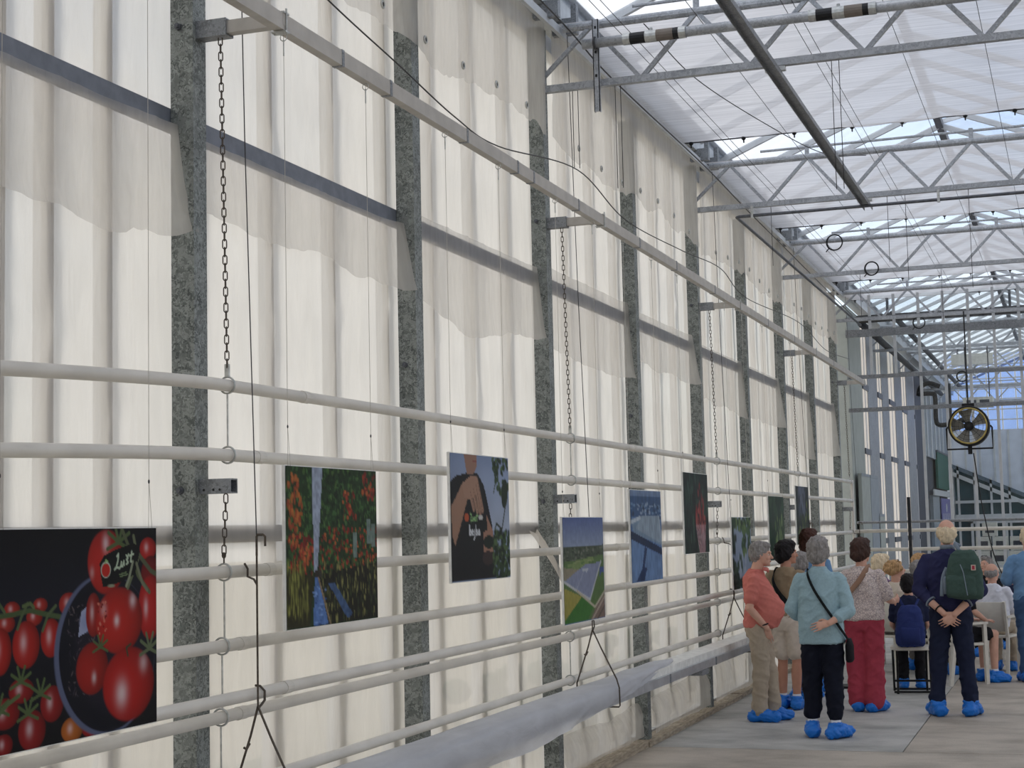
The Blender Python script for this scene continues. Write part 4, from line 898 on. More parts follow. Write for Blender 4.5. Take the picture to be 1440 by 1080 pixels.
# the fan
t = thing('ventilation_fan', 'round industrial fan in a black frame hung before the partition', 'fan', (-1.525, 25.15, 3.205))
MB().tube([(0, -.10, 0), (0, .12, 0)], .001, 4)
def ringmesh(R0, R1, y0, y1, seg=40):
    mb = MB(); vs = []
    for k in range(seg):
        a = 2*PI*k/seg; c, s_ = math.cos(a), math.sin(a)
        vs += [(R0*c, y0, R0*s_), (R1*c, y0, R1*s_), (R1*c, y1, R1*s_), (R0*c, y1, R0*s_)]
    fs = []
    for k in range(seg):
        b, n = 4*k, 4*((k+1) % seg)
        for i in range(4): fs.append((b+i, b+(i+1) % 4, n+(i+1) % 4, n+i))
    return mb.add(vs, fs)
ringmesh(.268, .302, -.10, .12).build('housing_ring', 'black', t)
MB().torus((0, -.11, 0), .285, .016, (0, 1, 0), 40, 8).build('outer_rim', 'black', t, True)
MB().torus((0, -.12, 0), .262, .013, (0, 1, 0), 40, 8).build('inner_rim', 'fan_ring', t, True)
MB().tube([(0, -.06, 0), (0, .1, 0)], .07, 16).build('hub', 'black', t, True)
for k in range(5):
    a = 2*PI*k/5+.5; mb = MB(); n = 6
    for i in range(n+1):
        r = .06+.19*i/n; wd = .045+.075*i/n; tw = .9-.5*i/n
        for sg in (-1, 1):
            off = wd*sg; mb.v.append((r*math.cos(a)-off*math.cos(tw)*math.sin(a), off*math.sin(tw)*.8+.01, r*math.sin(a)+off*math.cos(tw)*math.cos(a)))
        if i: b = i*2; mb.f.append((b-2, b-1, b+1, b))
    o = mb.build('blade', 'fan_blade', t); md = o.modifiers.new('s', 'SOLIDIFY'); md.thickness = .006
for k in range(8):
    a = PI*k/8; MB().tube([(.26*math.cos(a), -.115, .26*math.sin(a)), (-.26*math.cos(a), -.115, -.26*math.sin(a))], .003, 5).build('guard_wire', 'wire', t)
for R in (.09, .15, .21): MB().torus((0, -.115, 0), R, .0028, (0, 1, 0), 30, 5).build('guard_wire', 'wire', t)
MB().tube([(-.305, 0, 0), (-.33, 0, -.03), (-.33, 0, -.34), (.33, 0, -.34), (.33, 0, -.03), (.305, 0, 0)], .014, 8).build('stand_frame', 'black', t)
MB().box((-.03, -.03, -.42), (.03, .03, -.29)).build('foot_bracket', 'black', t)
MB().box((-.09, -.04, .28), (.09, .04, .34)).tube([(0, 0, .34), (0, 0, 1.74)], .010, 6).build('top_hanger', 'black', t)
wire('fan_cord', 'black power cord dropping from the fan to the floor', cat([(-1.48, 25.15, 2.80), (-1.43, 25.2, 2.3), (-1.38, 25.25, 1.9), (-1.25, 25.4, 1.2), (-1.0, 25.5, .6), (-.9, 25.6, .015)]), .009, 'black')

# far building facade beyond the glass
fb = emptystruct('wall_far_end')
YF = 48.2
MB().box((-3.7, YF+.12, 3.3), (6, YF+.22, 4.35)).build('cladding', 'cladding', fb)
MB().box((-3.7, YF+.12, 1.6), (6, YF+.2, 3.3)).build('back_wall', 'cladding', fb)
for i in range(24): MB().box((-3.5+.4*i, YF+.09, 1.9), (-3.44+.4*i, YF+.12, 4.35)).build('cladding_rib', 'frame_white', fb)
MB().add([(-3.4, YF+.02, 1.95), (-1.0, YF+.02, 1.95), (-1.0, YF+.02, 2.2), (-3.4, YF+.02, 3.3), (-3.4, YF+.08, 1.95), (-1.0, YF+.08, 1.95), (-1.0, YF+.08, 2.2), (-3.4, YF+.08, 3.3)],
         [(0, 1, 2, 3), (7, 6, 5, 4), (0, 4, 5, 1), (1, 5, 6, 2), (2, 6, 7, 3), (3, 7, 4, 0)]).build('gable_glass', 'teal_dark', fb)
for off, mt in ((0, 'roof_dark'), (-.22, 'frame_white')):
    MB().obox((-3.5, YF, 3.38+off), (-.8, YF, 2.16+off), .12, .11).build('roof_edge', mt, fb)
for x in (-3.3, -2.85, -2.4, -1.9, -1.35, -.75, -.1, .6, 1.3): MB().box((x-.03, YF-.06, .0), (x+.03, YF, 3.4-.45*(max(x, -3.3)+3.3) if x < -1 else 2.2)).build('mullion', 'frame_white', fb)
MB().box((-3.5, YF-.1, 2.28), (6, YF+.02, 2.36)).build('transom', 'frame_white', fb)
MB().box((-3.5, YF-.12, 1.78), (6, YF+.02, 1.96)).build('lintel', 'frame_white', fb)
MB().box((-3.5, YF+.02, 0), (6, YF+.1, 1.78)).build('shop_glass', 'teal_dark', fb)
t = struct(MB().box((-3.0, YF-.1, 0), (-2.93, YF, 1.78)).box((-1.3, YF-.1, 0), (-1.23, YF, 1.78)).box((-3.0, YF-.1, 1.70), (-1.23, YF, 1.78)).box((-2.05, YF-.1, 0), (-1.99, YF, 1.7)).build('door_2', 'frame_white'))
gw = emptystruct('window_1')
for i in range(24): MB().box((-3.6+.4*i-.015, YF+.3, 4.3), (-3.6+.4*i+.015, YF+.34, 6.6)).build('glazing_bar', 'frame_white', gw)
for i in range(8): MB().box((-3.7, YF+.29, 4.35+.3*i), (6, YF+.35, 4.38+.3*i)).build('glazing_bar', 'mullion_alu', gw)
for i in range(23): MB().box((-3.58+.4*i, YF+.318, 4.3), (-3.22+.4*i, YF+.322, 6.6)).build('glass_pane', 'glass_blue', gw)
t = thing('counter', 'long grey counter panel behind the end rails', 'counter', (-.2, 31, 0))
MB().box((-2.0, -.3, 0), (5, .3, .92)).build('body', 'grey_board', t); MB().box((-2.05, -.35, .92), (5.05, .35, .98)).build('top', 'frame_white', t)
for i in range(6): MB().box((-1.9+1.1*i, -.315, .1), (-.9+1.1*i, -.3, .85)).build('panel', 'grey_board_blue', t)
cb = None
for i, (x, z) in enumerate([(-1.75, .98), (-1.45, .98), (-1.15, .98), (-1.72, 1.24), (-1.42, 1.24), (-1.12, 1.24), (-1.6, 1.5)]):
    t = thing('crate_box', 'small pale box stacked on the counter beyond the partition', 'box', (x, 31.0, z), group='boxes on the counter')
    prt('cbox', lambda: MB().box((-.13, -.12, 0), (.13, .12, .25)), 'unit_white', 'body', t, (0, 0, 0))
    prt('cboxl', lambda: MB().box((-.08, -.123, .06), (.08, -.12, .17)), 'door_dark', 'dark_label', t, (0, 0, 0))
# black pole
t = thing('black_pole', 'slim black upright pole standing before the end rails', 'pole', (-2.27, 23.2, 0))
MB().tube([(0, 0, .02), (0, 0, 2.14)], .024, 10).build('pole', 'black', t, True); MB().tube([(0, 0, 0), (0, 0, .02)], .2, 20).build('base', 'black', t)
t = thing('black_mat', 'small flat black tray lying on the floor behind the standing group', 'tray', (-2.45, 18.2, 0))
MB().box((-.22, -.16, 0), (.22, .16, .025)).box((-.22, -.16, .025), (-.2, .16, .04)).box((.2, -.16, .025), (.22, .16, .04)).build('tray', 'black', t)
# ------------------------------------------------------------------ people
def fabric(n, col, rough=.9, var=.05, scale=34, bump=.2, weave=0):
    return plain(n, col, rough, 0, var, scale, bump, .2)
fabric('skin', srgb(214, 168, 148), .55, .08, 12, .05); fabric('skin_tan', srgb(194, 144, 122), .55, .08, 12, .05)
fabric('salmon', srgb(206, 122, 112)); fabric('khaki', srgb(178, 164, 146)); fabric('olive', srgb(158, 138, 112)); fabric('cream_cloth', srgb(214, 202, 188))
fabric('denim_light', srgb(156, 184, 194), var=.07, scale=60); fabric('navy_cloth', srgb(38, 44, 70)); fabric('black_navy', srgb(24, 27, 40)); fabric('red_cloth', srgb(172, 68, 84))
fabric('navy_knit', srgb(48, 50, 84)); fabric('jean_dark', srgb(34, 40, 62)); fabric('sky_blue', srgb(112, 150, 190)); fabric('jean_blue', srgb(66, 92, 130))
fabric('white_shirt', srgb(224, 226, 236)); fabric('black_cloth', srgb(30, 30, 34)); fabric('backpack_green', srgb(68, 88, 82)); fabric('backpack_blue', srgb(46, 58, 110)); fabric('strap_tan', srgb(160, 128, 108)); fabric('strap_black', srgb(28, 32, 34)); fabric('strap_grey', srgb(130, 142, 156))
fabric('yellow_cap', srgb(214, 182, 110)); fabric('grey_cloth', srgb(120, 116, 112)); fabric('purple_cloth', srgb(110, 86, 120))
def cover_mat():
    m, t, b = newmat('shoe_cover'); b.inputs['Base Color'].default_value = srgb(12, 116, 214); b.inputs['Roughness'].default_value = .38
    tc = t.nodes.new('ShaderNodeTexCoord'); nz = t.nodes.new('ShaderNodeTexNoise'); nz.inputs['Scale'].default_value = 38; bp = t.nodes.new('ShaderNodeBump'); bp.inputs['Strength'].default_value = .5; bp.inputs['Distance'].default_value = .01
    t.links.new(tc.outputs['Object'], nz.inputs['Vector']); t.links.new(nz.outputs['Fac'], bp.inputs['Height']); t.links.new(bp.outputs[0], b.inputs['Normal'])
cover_mat()
def hairmat(n, col, var=.35): plain(n, col, .65, 0, var, 60, .6, .3, (1, 1, .12))
hairmat('hair_grey', srgb(142, 138, 136)); hairmat('hair_white', srgb(226, 208, 178), .2); hairmat('hair_dark', srgb(30, 26, 28)); hairmat('hair_brown', srgb(72, 52, 46)); hairmat('hair_blond', srgb(186, 150, 108)); hairmat('hair_redbrown', srgb(72, 44, 36))
def pattern(n, base, ink, scale, th):
    m, t, b = newmat(n); tc = t.nodes.new('ShaderNodeTexCoord'); vo = t.nodes.new('ShaderNodeTexVoronoi'); vo.feature = 'DISTANCE_TO_EDGE'; vo.inputs['Scale'].default_value = scale
    nz = t.nodes.new('ShaderNodeTexNoise'); nz.inputs['Scale'].default_value = scale*.5
    t.links.new(tc.outputs['Object'], vo.inputs['Vector']); t.links.new(tc.outputs['Object'], nz.inputs['Vector'])
    r = t.nodes.new('ShaderNodeValToRGB'); r.color_ramp.elements[0].color = ink; r.color_ramp.elements[1].color = base; r.color_ramp.elements[0].position = th*.5; r.color_ramp.elements[1].position = th
    t.links.new(vo.outputs['Distance'], r.inputs[0]); mx = t.nodes.new('ShaderNodeMix'); mx.data_type = 'RGBA'; t.links.new(nz.outputs['Fac'], mx.inputs[0]); mx.inputs[7].default_value = base
    t.links.new(r.outputs[0], mx.inputs[6]); t.links.new(mx.outputs[2], b.inputs['Base Color']); b.inputs['Roughness'].default_value = .9
pattern('blouse_pattern', srgb(224, 210, 204), srgb(110, 92, 108), 46, .12)
pattern('plaid', srgb(150, 152, 164), srgb(44, 46, 66), 26, .3)
plain('lens_dark', srgb(24, 22, 24), .2); plain('eye_white', srgb(226, 222, 216), .3); plain('eye_iris', srgb(60, 46, 38), .2); plain('lip', srgb(170, 96, 88), .5)
plain('chair_white', srgb(214, 210, 200), .5, 0, .05); plain('metal_black', srgb(26, 26, 28), .4, .4)

def remesh(mb, vox, it=6, disp=0, dscale=9, seed=0):
    me = mb.mesh('tmp'); ob = bpy.data.objects.new('tmp', me); COL.objects.link(ob)
    md = ob.modifiers.new('r', 'REMESH'); md.mode = 'VOXEL'; md.voxel_size = vox
    if it: sm = ob.modifiers.new('s', 'SMOOTH'); sm.iterations = it; sm.factor = .5
    dg = bpy.context.evaluated_depsgraph_get(); dg.update(); nm = bpy.data.meshes.new_from_object(ob.evaluated_get(dg))
    bpy.data.objects.remove(ob); bpy.data.meshes.remove(me)
    if disp:
        n = len(nm.vertices); co = np.empty(n*3); no = np.empty(n*3); nm.vertices.foreach_get('co', co); nm.vertices.foreach_get('normal', no); co = co.reshape(-1, 3); no = no.reshape(-1, 3)
        th = np.arctan2(co[:, 1], co[:, 0]); d = vnoise(co[:, 0]*dscale+co[:, 2]*dscale*.5+20, co[:, 2]*dscale*.8+co[:, 1]*dscale+20, seed)-.5
        d += .6*(1-np.abs(2*vnoise((co[:, 0]+co[:, 1])*dscale*.9+co[:, 2]*dscale*1.2+30, (co[:, 2]-co[:, 0])*dscale*1.6+40, seed+3)-1))**3
        co = co + no*(disp*np.maximum(d, -.3))[:, None]; nm.vertices.foreach_set('co', co.reshape(-1)); nm.update()
    return nm

def hand(mb, W, F, N, side, curl=.5, sc=1.0):
    W = Vector(W); F = Vector(F).normalized(); N = Vector(N); N = (N-F*N.dot(F)).normalized(); A = F.cross(N)*side
    mb.capsule(W-F*.01, W+F*.045*sc, .024*sc, .034*sc, 12, .45, A); mb.capsule(W+F*.03*sc, W+F*.08*sc, .034*sc, .036*sc, 12, .40, A)
    for i, (o, l) in enumerate(((-.035, .068), (-.012, .082), (.012, .078), (.035, .062))):
        p = W+F*.085*sc+A*o*sc; d = F.copy(); r = .0079*sc
        for k in range(3):
            a = curl*(.5+.5*k); dd = (F*math.cos(a)+N*math.sin(a)).normalized(); q = p+dd*l*sc*(.45, .32, .26)[k]
            mb.capsule(p, q, r, r*.93, 8); p = q; r *= .93
    t0 = W+F*.025*sc-A*.026*sc; t1 = t0+(F*.6-A*.55+N*.35).normalized()*.042*sc; t2 = t1+(F*.9-A*.15+N*.4).normalized()*.032*sc
    mb.capsule(t0, t1, .013*sc, .011*sc, 8); mb.capsule(t1, t2, .0105*sc, .0095*sc, 8)

def head_parts(mb, T):
    """skull, jaw, nose, ears, brow, lips in head space (chin about z 0, top .225), placed by matrix T"""
    R3 = T.to_3x3()
    def e(c, r): mb.ell(T @ Vector(c), r, R3)
    e((0, -.012, .135), (.073, .092, .092)); e((0, .028, .095), (.062, .064, .085)); e((0, .045, .042), (.044, .045, .042)); e((0, .02, .06), (.056, .055, .05))
    mb.capsule(T @ Vector((0, .088, .118)), T @ Vector((0, .106, .083)), .009, .015); e((0, .086, .135), (.048, .014, .012))
    e((0, .084, .052), (.022, .012, .008)); e((0, .082, .041), (.02, .011, .008)); e((0, .078, .016), (.02, .016, .014))
    for s in (-1, 1): e((.074*s, -.008, .102), (.010, .020, .031)); e((.036*s, .062, .082), (.022, .022, .02))

def person(label, loc, rz, H, o, group=None):
    P = thing('person', label, 'person', loc, rz, group); s = H/1.70; sx = o.get('wide', 1.0)
    seat = o.get('seat', None); zo = 0.0 if seat is None else (seat+.085)/s - .90     # vertical shift of the torso when seated
    B = MB(); sh = o.get('sh', .175)*sx; fe = o.get('lean', (0, 0))           # lean: forward shift at the shoulders, hips
    def tz(z): return z + zo
    # --- head
    ty = fe[0]; hp = Vector((o.get('hx', 0), ty + o.get('hy', .03), tz(1.472)))
    T = Matrix.Translation(hp) @ Matrix.Rotation(o.get('turn', 0), 4, 'Z') @ Matrix.Rotation(-o.get('nod', 0), 4, 'X') @ Matrix.Scale(o.get('hs', 1.0), 4)
    head_parts(B, T)
    B.capsule((o.get('hx', 0)*.3, ty-.01, tz(1.38)), T @ Vector((0, -.01, .06)), .058, .054)
    # --- trunk (under the clothes)
    B.loft([(tz(.86), 0, 0, .13*sx, .09), (tz(1.0), 0, 0, .12*sx, .085), (tz(1.2), 0, ty*.6, .135*sx, .09), (tz(1.34), 0, ty, .15*sx, .085), (tz(1.42), 0, ty, .08, .06)])
    # --- arms
    hands = o['arms']
    arms = {}
    for sd, k in ((-1, 'L'), (1, 'R')):
        S = Vector((sd*sh, ty-.005, tz(1.345))); E, W, F, N, curl = hands[k]
        E = Vector(E); W = Vector(W); arms[k] = (S, E, W)
        B.chain([S, S.lerp(E, .5), E], [.046, .044, .037]); B.chain([E, E.lerp(W, .3), W], [.037, .038, .026])
        hand(B, W, F, N, sd, curl)
    # --- legs
    legs = o['legs']; L = {}; lk_ = 1.0 if o.get('bottom') == 'shorts' else .84
    for sd, k in ((-1, 'L'), (1, 'R')):
        fx, fy, fa = legs[k]
        if seat is None:
            Hp = Vector((sd*.085*sx, 0, .88)); A = Vector((fx, fy, .085)); K = Hp.lerp(A, .5) + Vector((0, .018+o.get('kneef', 0), 0)); K.z = .48
        else:
            zs = (seat+.08)/s; Hp = Vector((sd*.09*sx, .0, zs)); A = Vector((fx, fy, .085)); K = Vector((sd*.10+(fx-sd*.1)*.6, .42, zs-.0))
        L[k] = (Hp, K, A, fa)
        B.chain([Hp, Hp.lerp(K, .5), K], [.080*sx*lk_, .068*lk_, .052*lk_]); B.chain([K, K.lerp(A, .3)+Vector((0, -.012*(lk_ > .9), 0)), A], [.050*lk_, .055*lk_, .036])
        d = Vector((math.sin(fa), math.cos(fa), 0)); B.capsule(A-d*.03+Vector((0, 0, -.03)), A+d*.14+Vector((0, 0, -.05)), .04, .032, 10, .9)
    def fin(mb, name, mat, vox, it=5, disp=0, ds=9, seed=1, parent=P):
        me = remesh(mb, vox, it, disp, ds, seed); me.transform(Matrix.Scale(s, 4)); return obj(name, me, mat, parent, True)
    body = fin(B, 'body', o.get('skin', 'skin'), o.get('vox', .0085), 2 if o.get('vox', .0085) > .006 else 3)
    for sg in (-1, 1):
        c = T @ Vector((.031*sg, .074, .112)); r3 = .0088
        m = MB().ell(c*s, (r3*s,)*3, None, 10, 8).build('eye', 'eye_white', body, True)
        c2 = T @ Vector((.031*sg, .0805, .112)); MB().ell(c2*s, (.006*s, .006*s, .006*s), None, 8, 6).build('iris', 'eye_iris', body, True)
    MB().ell((T @ Vector((0, .092, .047)))*s, (.019*s, .008*s, .006*s), T.to_3x3(), 10, 6).build('lips', 'lip', body, True)
    # --- clothes
    C = MB(); sec = o['top']; sl = o.get('sleeve', .5); lo = o.get('loose', .014)
    C.loft([(tz(z), cx, cy + ty*np.clip((z-.95)/.4, 0, 1), rx*sx, ry) for z, cx, cy, rx, ry in sec])
    for k in ('L', 'R'):
        S, E, W = arms[k]
        S2 = S+Vector((-.03 if S.x > 0 else .03, 0, .0))
        if sl <= 1:
            C.chain([S2, S, S.lerp(E, sl*.5), S.lerp(E, sl)], [.060, .057, .050+lo*.7, .046+lo])
        else:
            C.chain([S2, S, S.lerp(E, .5), E], [.060, .057, .049+lo*.6, .041+lo*.8]); C.chain([E, E.lerp(W, sl-1)], [.042+lo, .034+lo])
    fin(C, o.get('topname', 'shirt'), o['topmat'], .011, 7, o.get('fold', .017), 8.5, 3+int(H*100))
    Tm = MB(); hl = o.get('hem', .10); hw = o.get('hipw', .168)*sx; lg = o.get('leg', (.092, .068, .062))
    if seat is None: Tm.loft([(.80, 0, 0, hw*.96, .115), (.88, 0, -.008, hw, .125), (.98, 0, 0, hw*.94, .115), (1.06, 0, 0, hw*.86, .10)])
    else: Tm.loft([((seat+.005)/s, 0, .0, hw, .13), ((seat+.10)/s, 0, 0, hw*1.02, .135), ((seat+.2)/s, 0, 0, hw*.9, .11)])
    for k in ('L', 'R'):
        Hp, K, A, fa = L[k]; full = o.get('bottom', 'trousers') == 'trousers'
        if full:
            Tm.chain([Hp, Hp.lerp(K, .5), K], [lg[0]*sx, (lg[0]+lg[1])/2, lg[1]]); E2 = K.lerp(A, 1-hl*2.2 if hl > .1 else .93); Tm.chain([K, K.lerp(E2, .5), E2], [lg[1], (lg[1]+lg[2])/2, lg[2]])
            for q in range(2): Tm.torus(E2+Vector((0, 0, .02+.035*q)), lg[2]*.82, .018, (0, 0, 1), 14, 6)
        else: Tm.chain([Hp, Hp.lerp(K, .45), Hp.lerp(K, .74)], [lg[0]*sx, lg[0]*.98, lg[0]*.92])
    fin(Tm, o.get('bottom', 'trousers'), o['botmat'], .012, 6, .018, 8.5, 8+int(H*90))
    # --- shoe covers
    for k in ('L', 'R'):
        Hp, K, A, fa = L[k]; d = Vector((math.sin(fa), math.cos(fa), 0)); F = MB(); q = Vector((A.x, A.y, 0))
        F.capsule(q-d*.055+Vector((0, 0, .052)), q+d*.13+Vector((0, 0, .048)), .052, .050, 14); F.ell(q+d*.06+Vector((0, 0, .075)), (.052, .052, .05)); F.ell(q-d*.02+Vector((0, 0, .085)), (.056, .056, .045)); F.torus(q-d*.01+Vector((0, 0, .125)), .046, .010, (0, 0, 1), 16, 6); F.ell(q+Vector((0, 0, .06))+d*.03, (.058, .058, .055))
        F.ell(q-d*.01+Vector((0, 0, .115)), (.045, .045, .03))
        me = remesh(F, .010, 3, .016, 26, 5); me.transform(Matrix.Translation(q) @ Matrix.Diagonal((1.16, 1.12, 1.02, 1)) @ Matrix.Translation(-q)); v = np.empty(len(me.vertices)*3); me.vertices.foreach_get('co', v); v = v.reshape(-1, 3); v[:, 2] = np.maximum(v[:, 2], .002); me.vertices.foreach_set('co', v.reshape(-1)); me.transform(Matrix.Scale(s, 4)); obj('shoe_cover', me, 'shoe_cover', P, True)
        if o.get('bottom') == 'shorts' or o.get('socks'):
            Sk = MB().tube([(A.x*s, A.y*s, .10*s), (A.x*s, (A.y-.004)*s, .16*s)], .043*s, 14); Sk.build('sock', 'white_shirt', P, True)
    # --- hair
    hr = o['hair']; Hm = MB(); R3 = T.to_3x3()
    def he(c, r): Hm.ell(T @ Vector(c), r, R3)
    if hr[0] == 'short': he((0, -.022, .150), (.079, .096, .090)); he((0, -.045, .105), (.074, .070, .075)); he((0, .03, .195), (.062, .055, .036)); [he((.070*g, -.02, .12), (.014, .04, .045)) for g in (-1, 1)]
    elif hr[0] == 'bald': he((0, -.055, .10), (.077, .064, .056)); [he((.068*g, -.03, .11), (.015, .045, .045)) for g in (-1, 1)]
    elif hr[0] == 'fringe': he((0, -.042, .105), (.082, .078, .075)); he((0, -.03, .118), (.080, .086, .070)); [he((.070*g, -.015, .115), (.014, .05, .05)) for g in (-1, 1)]; he((0, -.06, .065), (.066, .05, .05))
    elif hr[0] == 'full': he((0, -.022, .150), (.092, .108, .100)); he((0, -.050, .085), (.088, .080, .085)); he((0, .03, .20), (.07, .065, .04)); [he((.075*g, -.012, .11), (.022, .05, .07)) for g in (-1, 1)]
    elif hr[0] == 'bob': he((0, -.02, .150), (.092, .106, .098)); he((0, -.045, .07), (.090, .082, .10)); he((0, .03, .20), (.07, .065, .04)); [he((.082*g, -.005, .07), (.024, .06, .10)) for g in (-1, 1)]
    elif hr[0] == 'curly':
        rr = random.Random(7); he((0, -.02, .14), (.09, .105, .095))
        for _ in range(46):
            a = rr.uniform(0, 2*PI); b = rr.uniform(-.35, 1.2); c = Vector((math.cos(a)*math.cos(b)*.09, -.02+math.sin(a)*math.cos(b)*.10, .13+math.sin(b)*.095))
            if c.y > .06 and c.z < .18: continue
            he(c, (.026, .026, .026))
    if hr[0] != 'none':
        if hr[0] == 'bald': fin(Hm, 'hair', hr[1], .008, 3, .006, 60)
        else: fin(Hm, 'hair', hr[1], .009, 3, .012, 45)
    return P, T, s, body, arms, L

def strap(P, s, pts, w, mat, name='strap', th=.006):
    """flat band through points (person space, already metres before scale)"""
    C = cat([Vector(p)*s for p in pts], 6); mb = MB(); n = len(C)
    for i, p in enumerate(C):
        d = (C[min(i+1, n-1)]-C[max(i-1, 0)]).normalized(); ctr = Vector((0, 0, p.z)); out = (p-ctr); out.z = 0; out = (out - d*out.dot(d)).normalized(); a = d.cross(out)
        for (u, v) in ((-1, 0), (1, 0), (1, 1), (-1, 1)): mb.v.append(tuple(p + a*w/2*u + out*th*v))
        if i:
            b = i*4
            for q in range(4): mb.f.append((b-4+q, b-4+(q+1) % 4, b+(q+1) % 4, b+q))
    return mb.build(name, mat, P, True)
def glasses(T, s, parent, mat='lens_dark', up=0.0, name='glasses'):
    g = MB()
    for sg in (-1, 1):
        c = T @ Vector((.034*sg, .098-up*.04, .113+up*.1)); pts = [c + T.to_3x3() @ Vector((.024*math.cos(a), 0, .018*math.sin(a))) for a in [2*PI*k/14 for k in range(14)]]
        g.tube([p*s for p in pts], .0024, 5, closed=True)
        g.tube([(T @ Vector((.058*sg, .095-up*.04, .116+up*.1)))*s, (T @ Vector((.082*sg, -.005, .114+up*.09)))*s], .0024, 5)
    g.tube([(T @ Vector((-.01, .10-up*.04, .114+up*.1)))*s, (T @ Vector((.01, .10-up*.04, .114+up*.1)))*s], .0024, 5)
    return g.build(name, mat, parent)

TOP_M = [(.90, 0, 0, .172, .118), (.93, 0, 0, .178, .124), (1.05, 0, .0, .165, .116), (1.2, 0, .0, .175, .118), (1.30, 0, 0, .180, .110), (1.36, 0, -.005, .160, .092), (1.405, 0, -.005, .115, .076), (1.445, 0, -.005, .070, .062)]
down = lambda sd: ((sd*.24, -.02, 1.10), (sd*.25, .03, .86), (0, .1, -1), (-sd, 0, 0), .35)
st = lambda a=.09, b=0: {'L': (-a, 0, -.1), 'R': (a, 0, .12)}

# A: man in the salmon polo, profile to the right, hand in pocket
belly = [(.885, 0, .012, .176, .158), (.93, 0, .022, .184, .172), (1.01, 0, .055, .184, .192), (1.10, 0, .068, .178, .182), (1.19, 0, .035, .174, .152), (1.29, 0, .01, .170, .122), (1.36, 0, -.01, .145, .10), (1.41, 0, -.005, .095, .08), (1.45, 0, 0, .068, .064)]
A = person('grey haired man in salmon polo shirt and khaki trousers with a hand in his pocket', (-2.87, 15.02, 0), -PI/2+.12, 1.64,
    dict(top=belly, topmat='salmon', botmat='khaki', sleeve=.68, loose=.018, topname='polo_shirt', wide=1.0, skin='skin', turn=-.02, hy=.055, nod=.05, lean=(-.02, 0),
         arms={'R': ((.225, -.07, 1.08), (.170, .085, .89), (-.38, .12, -1), (-1, 0, 0), .3), 'L': ((-.23, -.03, 1.08), (-.21, .05, .86), (.1, .2, -1), (1, 0, 0), .4)},
         legs={'R': (.07, -.02, .15), 'L': (-.09, .10, -.2)}, hair=('short', 'hair_grey'), leg=(.098, .080, .070), hem=.1, hipw=.165, vox=.0056))
P, T, s, b, ar, L = A
MB().torus((0, 0, 0), .001, .0005)
mb = MB(); mb.torus(Vector((.180, .066, .925))*s, .030*s, .007*s, (0, .3, -1), 16, 6); mb.build('watch', 'black', P)
strap(P, s, [(.07, .055, 1.445), (.055, .085, 1.44), (.0, .10, 1.425), (-.055, .085, 1.44), (-.07, .05, 1.445)], .03, 'salmon', 'collar', .012)

# B: dark haired woman in olive tee and pale shorts
slim = [(.92, 0, .0, .170, .115), (1.02, 0, 0, .160, .112), (1.12, 0, 0, .158, .115), (1.25, 0, .01, .166, .118), (1.32, 0, 0, .158, .104), (1.37, 0, -.005, .13, .086), (1.41, 0, -.005, .09, .07), (1.44, 0, -.005, .066, .06)]
P, T, s, b, ar, L = person('dark haired woman in olive tee, black shoulder straps and pale shorts', (-2.78, 16.04, 0), -.35, 1.63,
    dict(top=slim, topmat='olive', botmat='cream_cloth', bottom='shorts', sleeve=.6, loose=.02, topname='tee_shirt', turn=-.85, arms={'L': ((-.22, .06, 1.10), (-.12, .22, 1.02), (.8, .4, 0), (0, 0, -1), .5), 'R': ((.23, .05, 1.11), (.12, .25, 1.05), (-.8, .4, .1), (0, 0, -1), .5)},
         legs={'L': (-.085, .0, -.1), 'R': (.085, -.02, -.35)}, hair=('full', 'hair_dark'), skin='skin_tan', leg=(.104, .09, .09), hs=1.0))
strap(P, s, [(-.10, .10, 1.36), (-.105, .0, 1.42), (-.09, -.11, 1.34), (-.05, -.138, 1.24), (.04, -.138, 1.12), (.15, -.10, 1.0)], .045, 'strap_black')
# C: grey curly head beside her
P, T, s, b, ar, L = person('short grey haired woman hidden behind the dark haired woman', (-2.80, 16.95, 0), -.5, 1.50,
    dict(top=slim, topmat='grey_cloth', botmat='jean_blue', sleeve=.6, turn=.3, arms={'L': down(-1), 'R': down(1)}, legs=st(), hair=('full', 'hair_grey')))
# D: brown bob, blue top
P, T, s, b, ar, L = person('woman with brown bob hair in sky blue top and blue jeans', (-2.82, 17.75, 0), -.2, 1.735,
    dict(top=slim, topmat='sky_blue', botmat='jean_blue', sleeve=1.6, turn=-.2, arms={'L': down(-1), 'R': down(1)}, legs=st(), hair=('bob', 'hair_redbrown')))
# E: woman in the light blue shirt, hand behind her back
loose_top = [(.80, 0, .0, .188, .150), (.83, 0, 0, .194, .156), (.95, 0, -.005, .190, .154), (1.10, 0, -.005, .177, .142), (1.22, 0, -.01, .178, .132), (1.30, 0, -.01, .172, .12), (1.36, 0, -.015, .148, .102), (1.405, 0, -.012, .105, .086), (1.44, 0, -.008, .074, .07), (1.462, 0, -.005, .066, .062)]
P, T, s, b, ar, L = person('grey haired woman in light blue shirt and dark trousers holding a hand behind her back', (-2.14, 13.97, 0), .02, 1.675,
    dict(top=loose_top, topmat='denim_light', botmat='black_navy', sleeve=1.55, loose=.018, turn=-.28, hy=.035, wide=1.0, sh=.165, arms={'R': ((.255, -.08, 1.08), (.10, -.205, .985), (-1, -.06, -.28), (0, .9, -.4), .15), 'L': ((-.25, -.01, 1.09), (-.19, .20, 1.0), (.6, .6, .1), (0, -.5, -1), .5)},
         legs={'L': (-.105, .0, -.12), 'R': (.105, -.09, .55)}, hair=('full', 'hair_grey'), leg=(.105, .082, .072), hem=.14, socks=True, hipw=.172, vox=.0053))
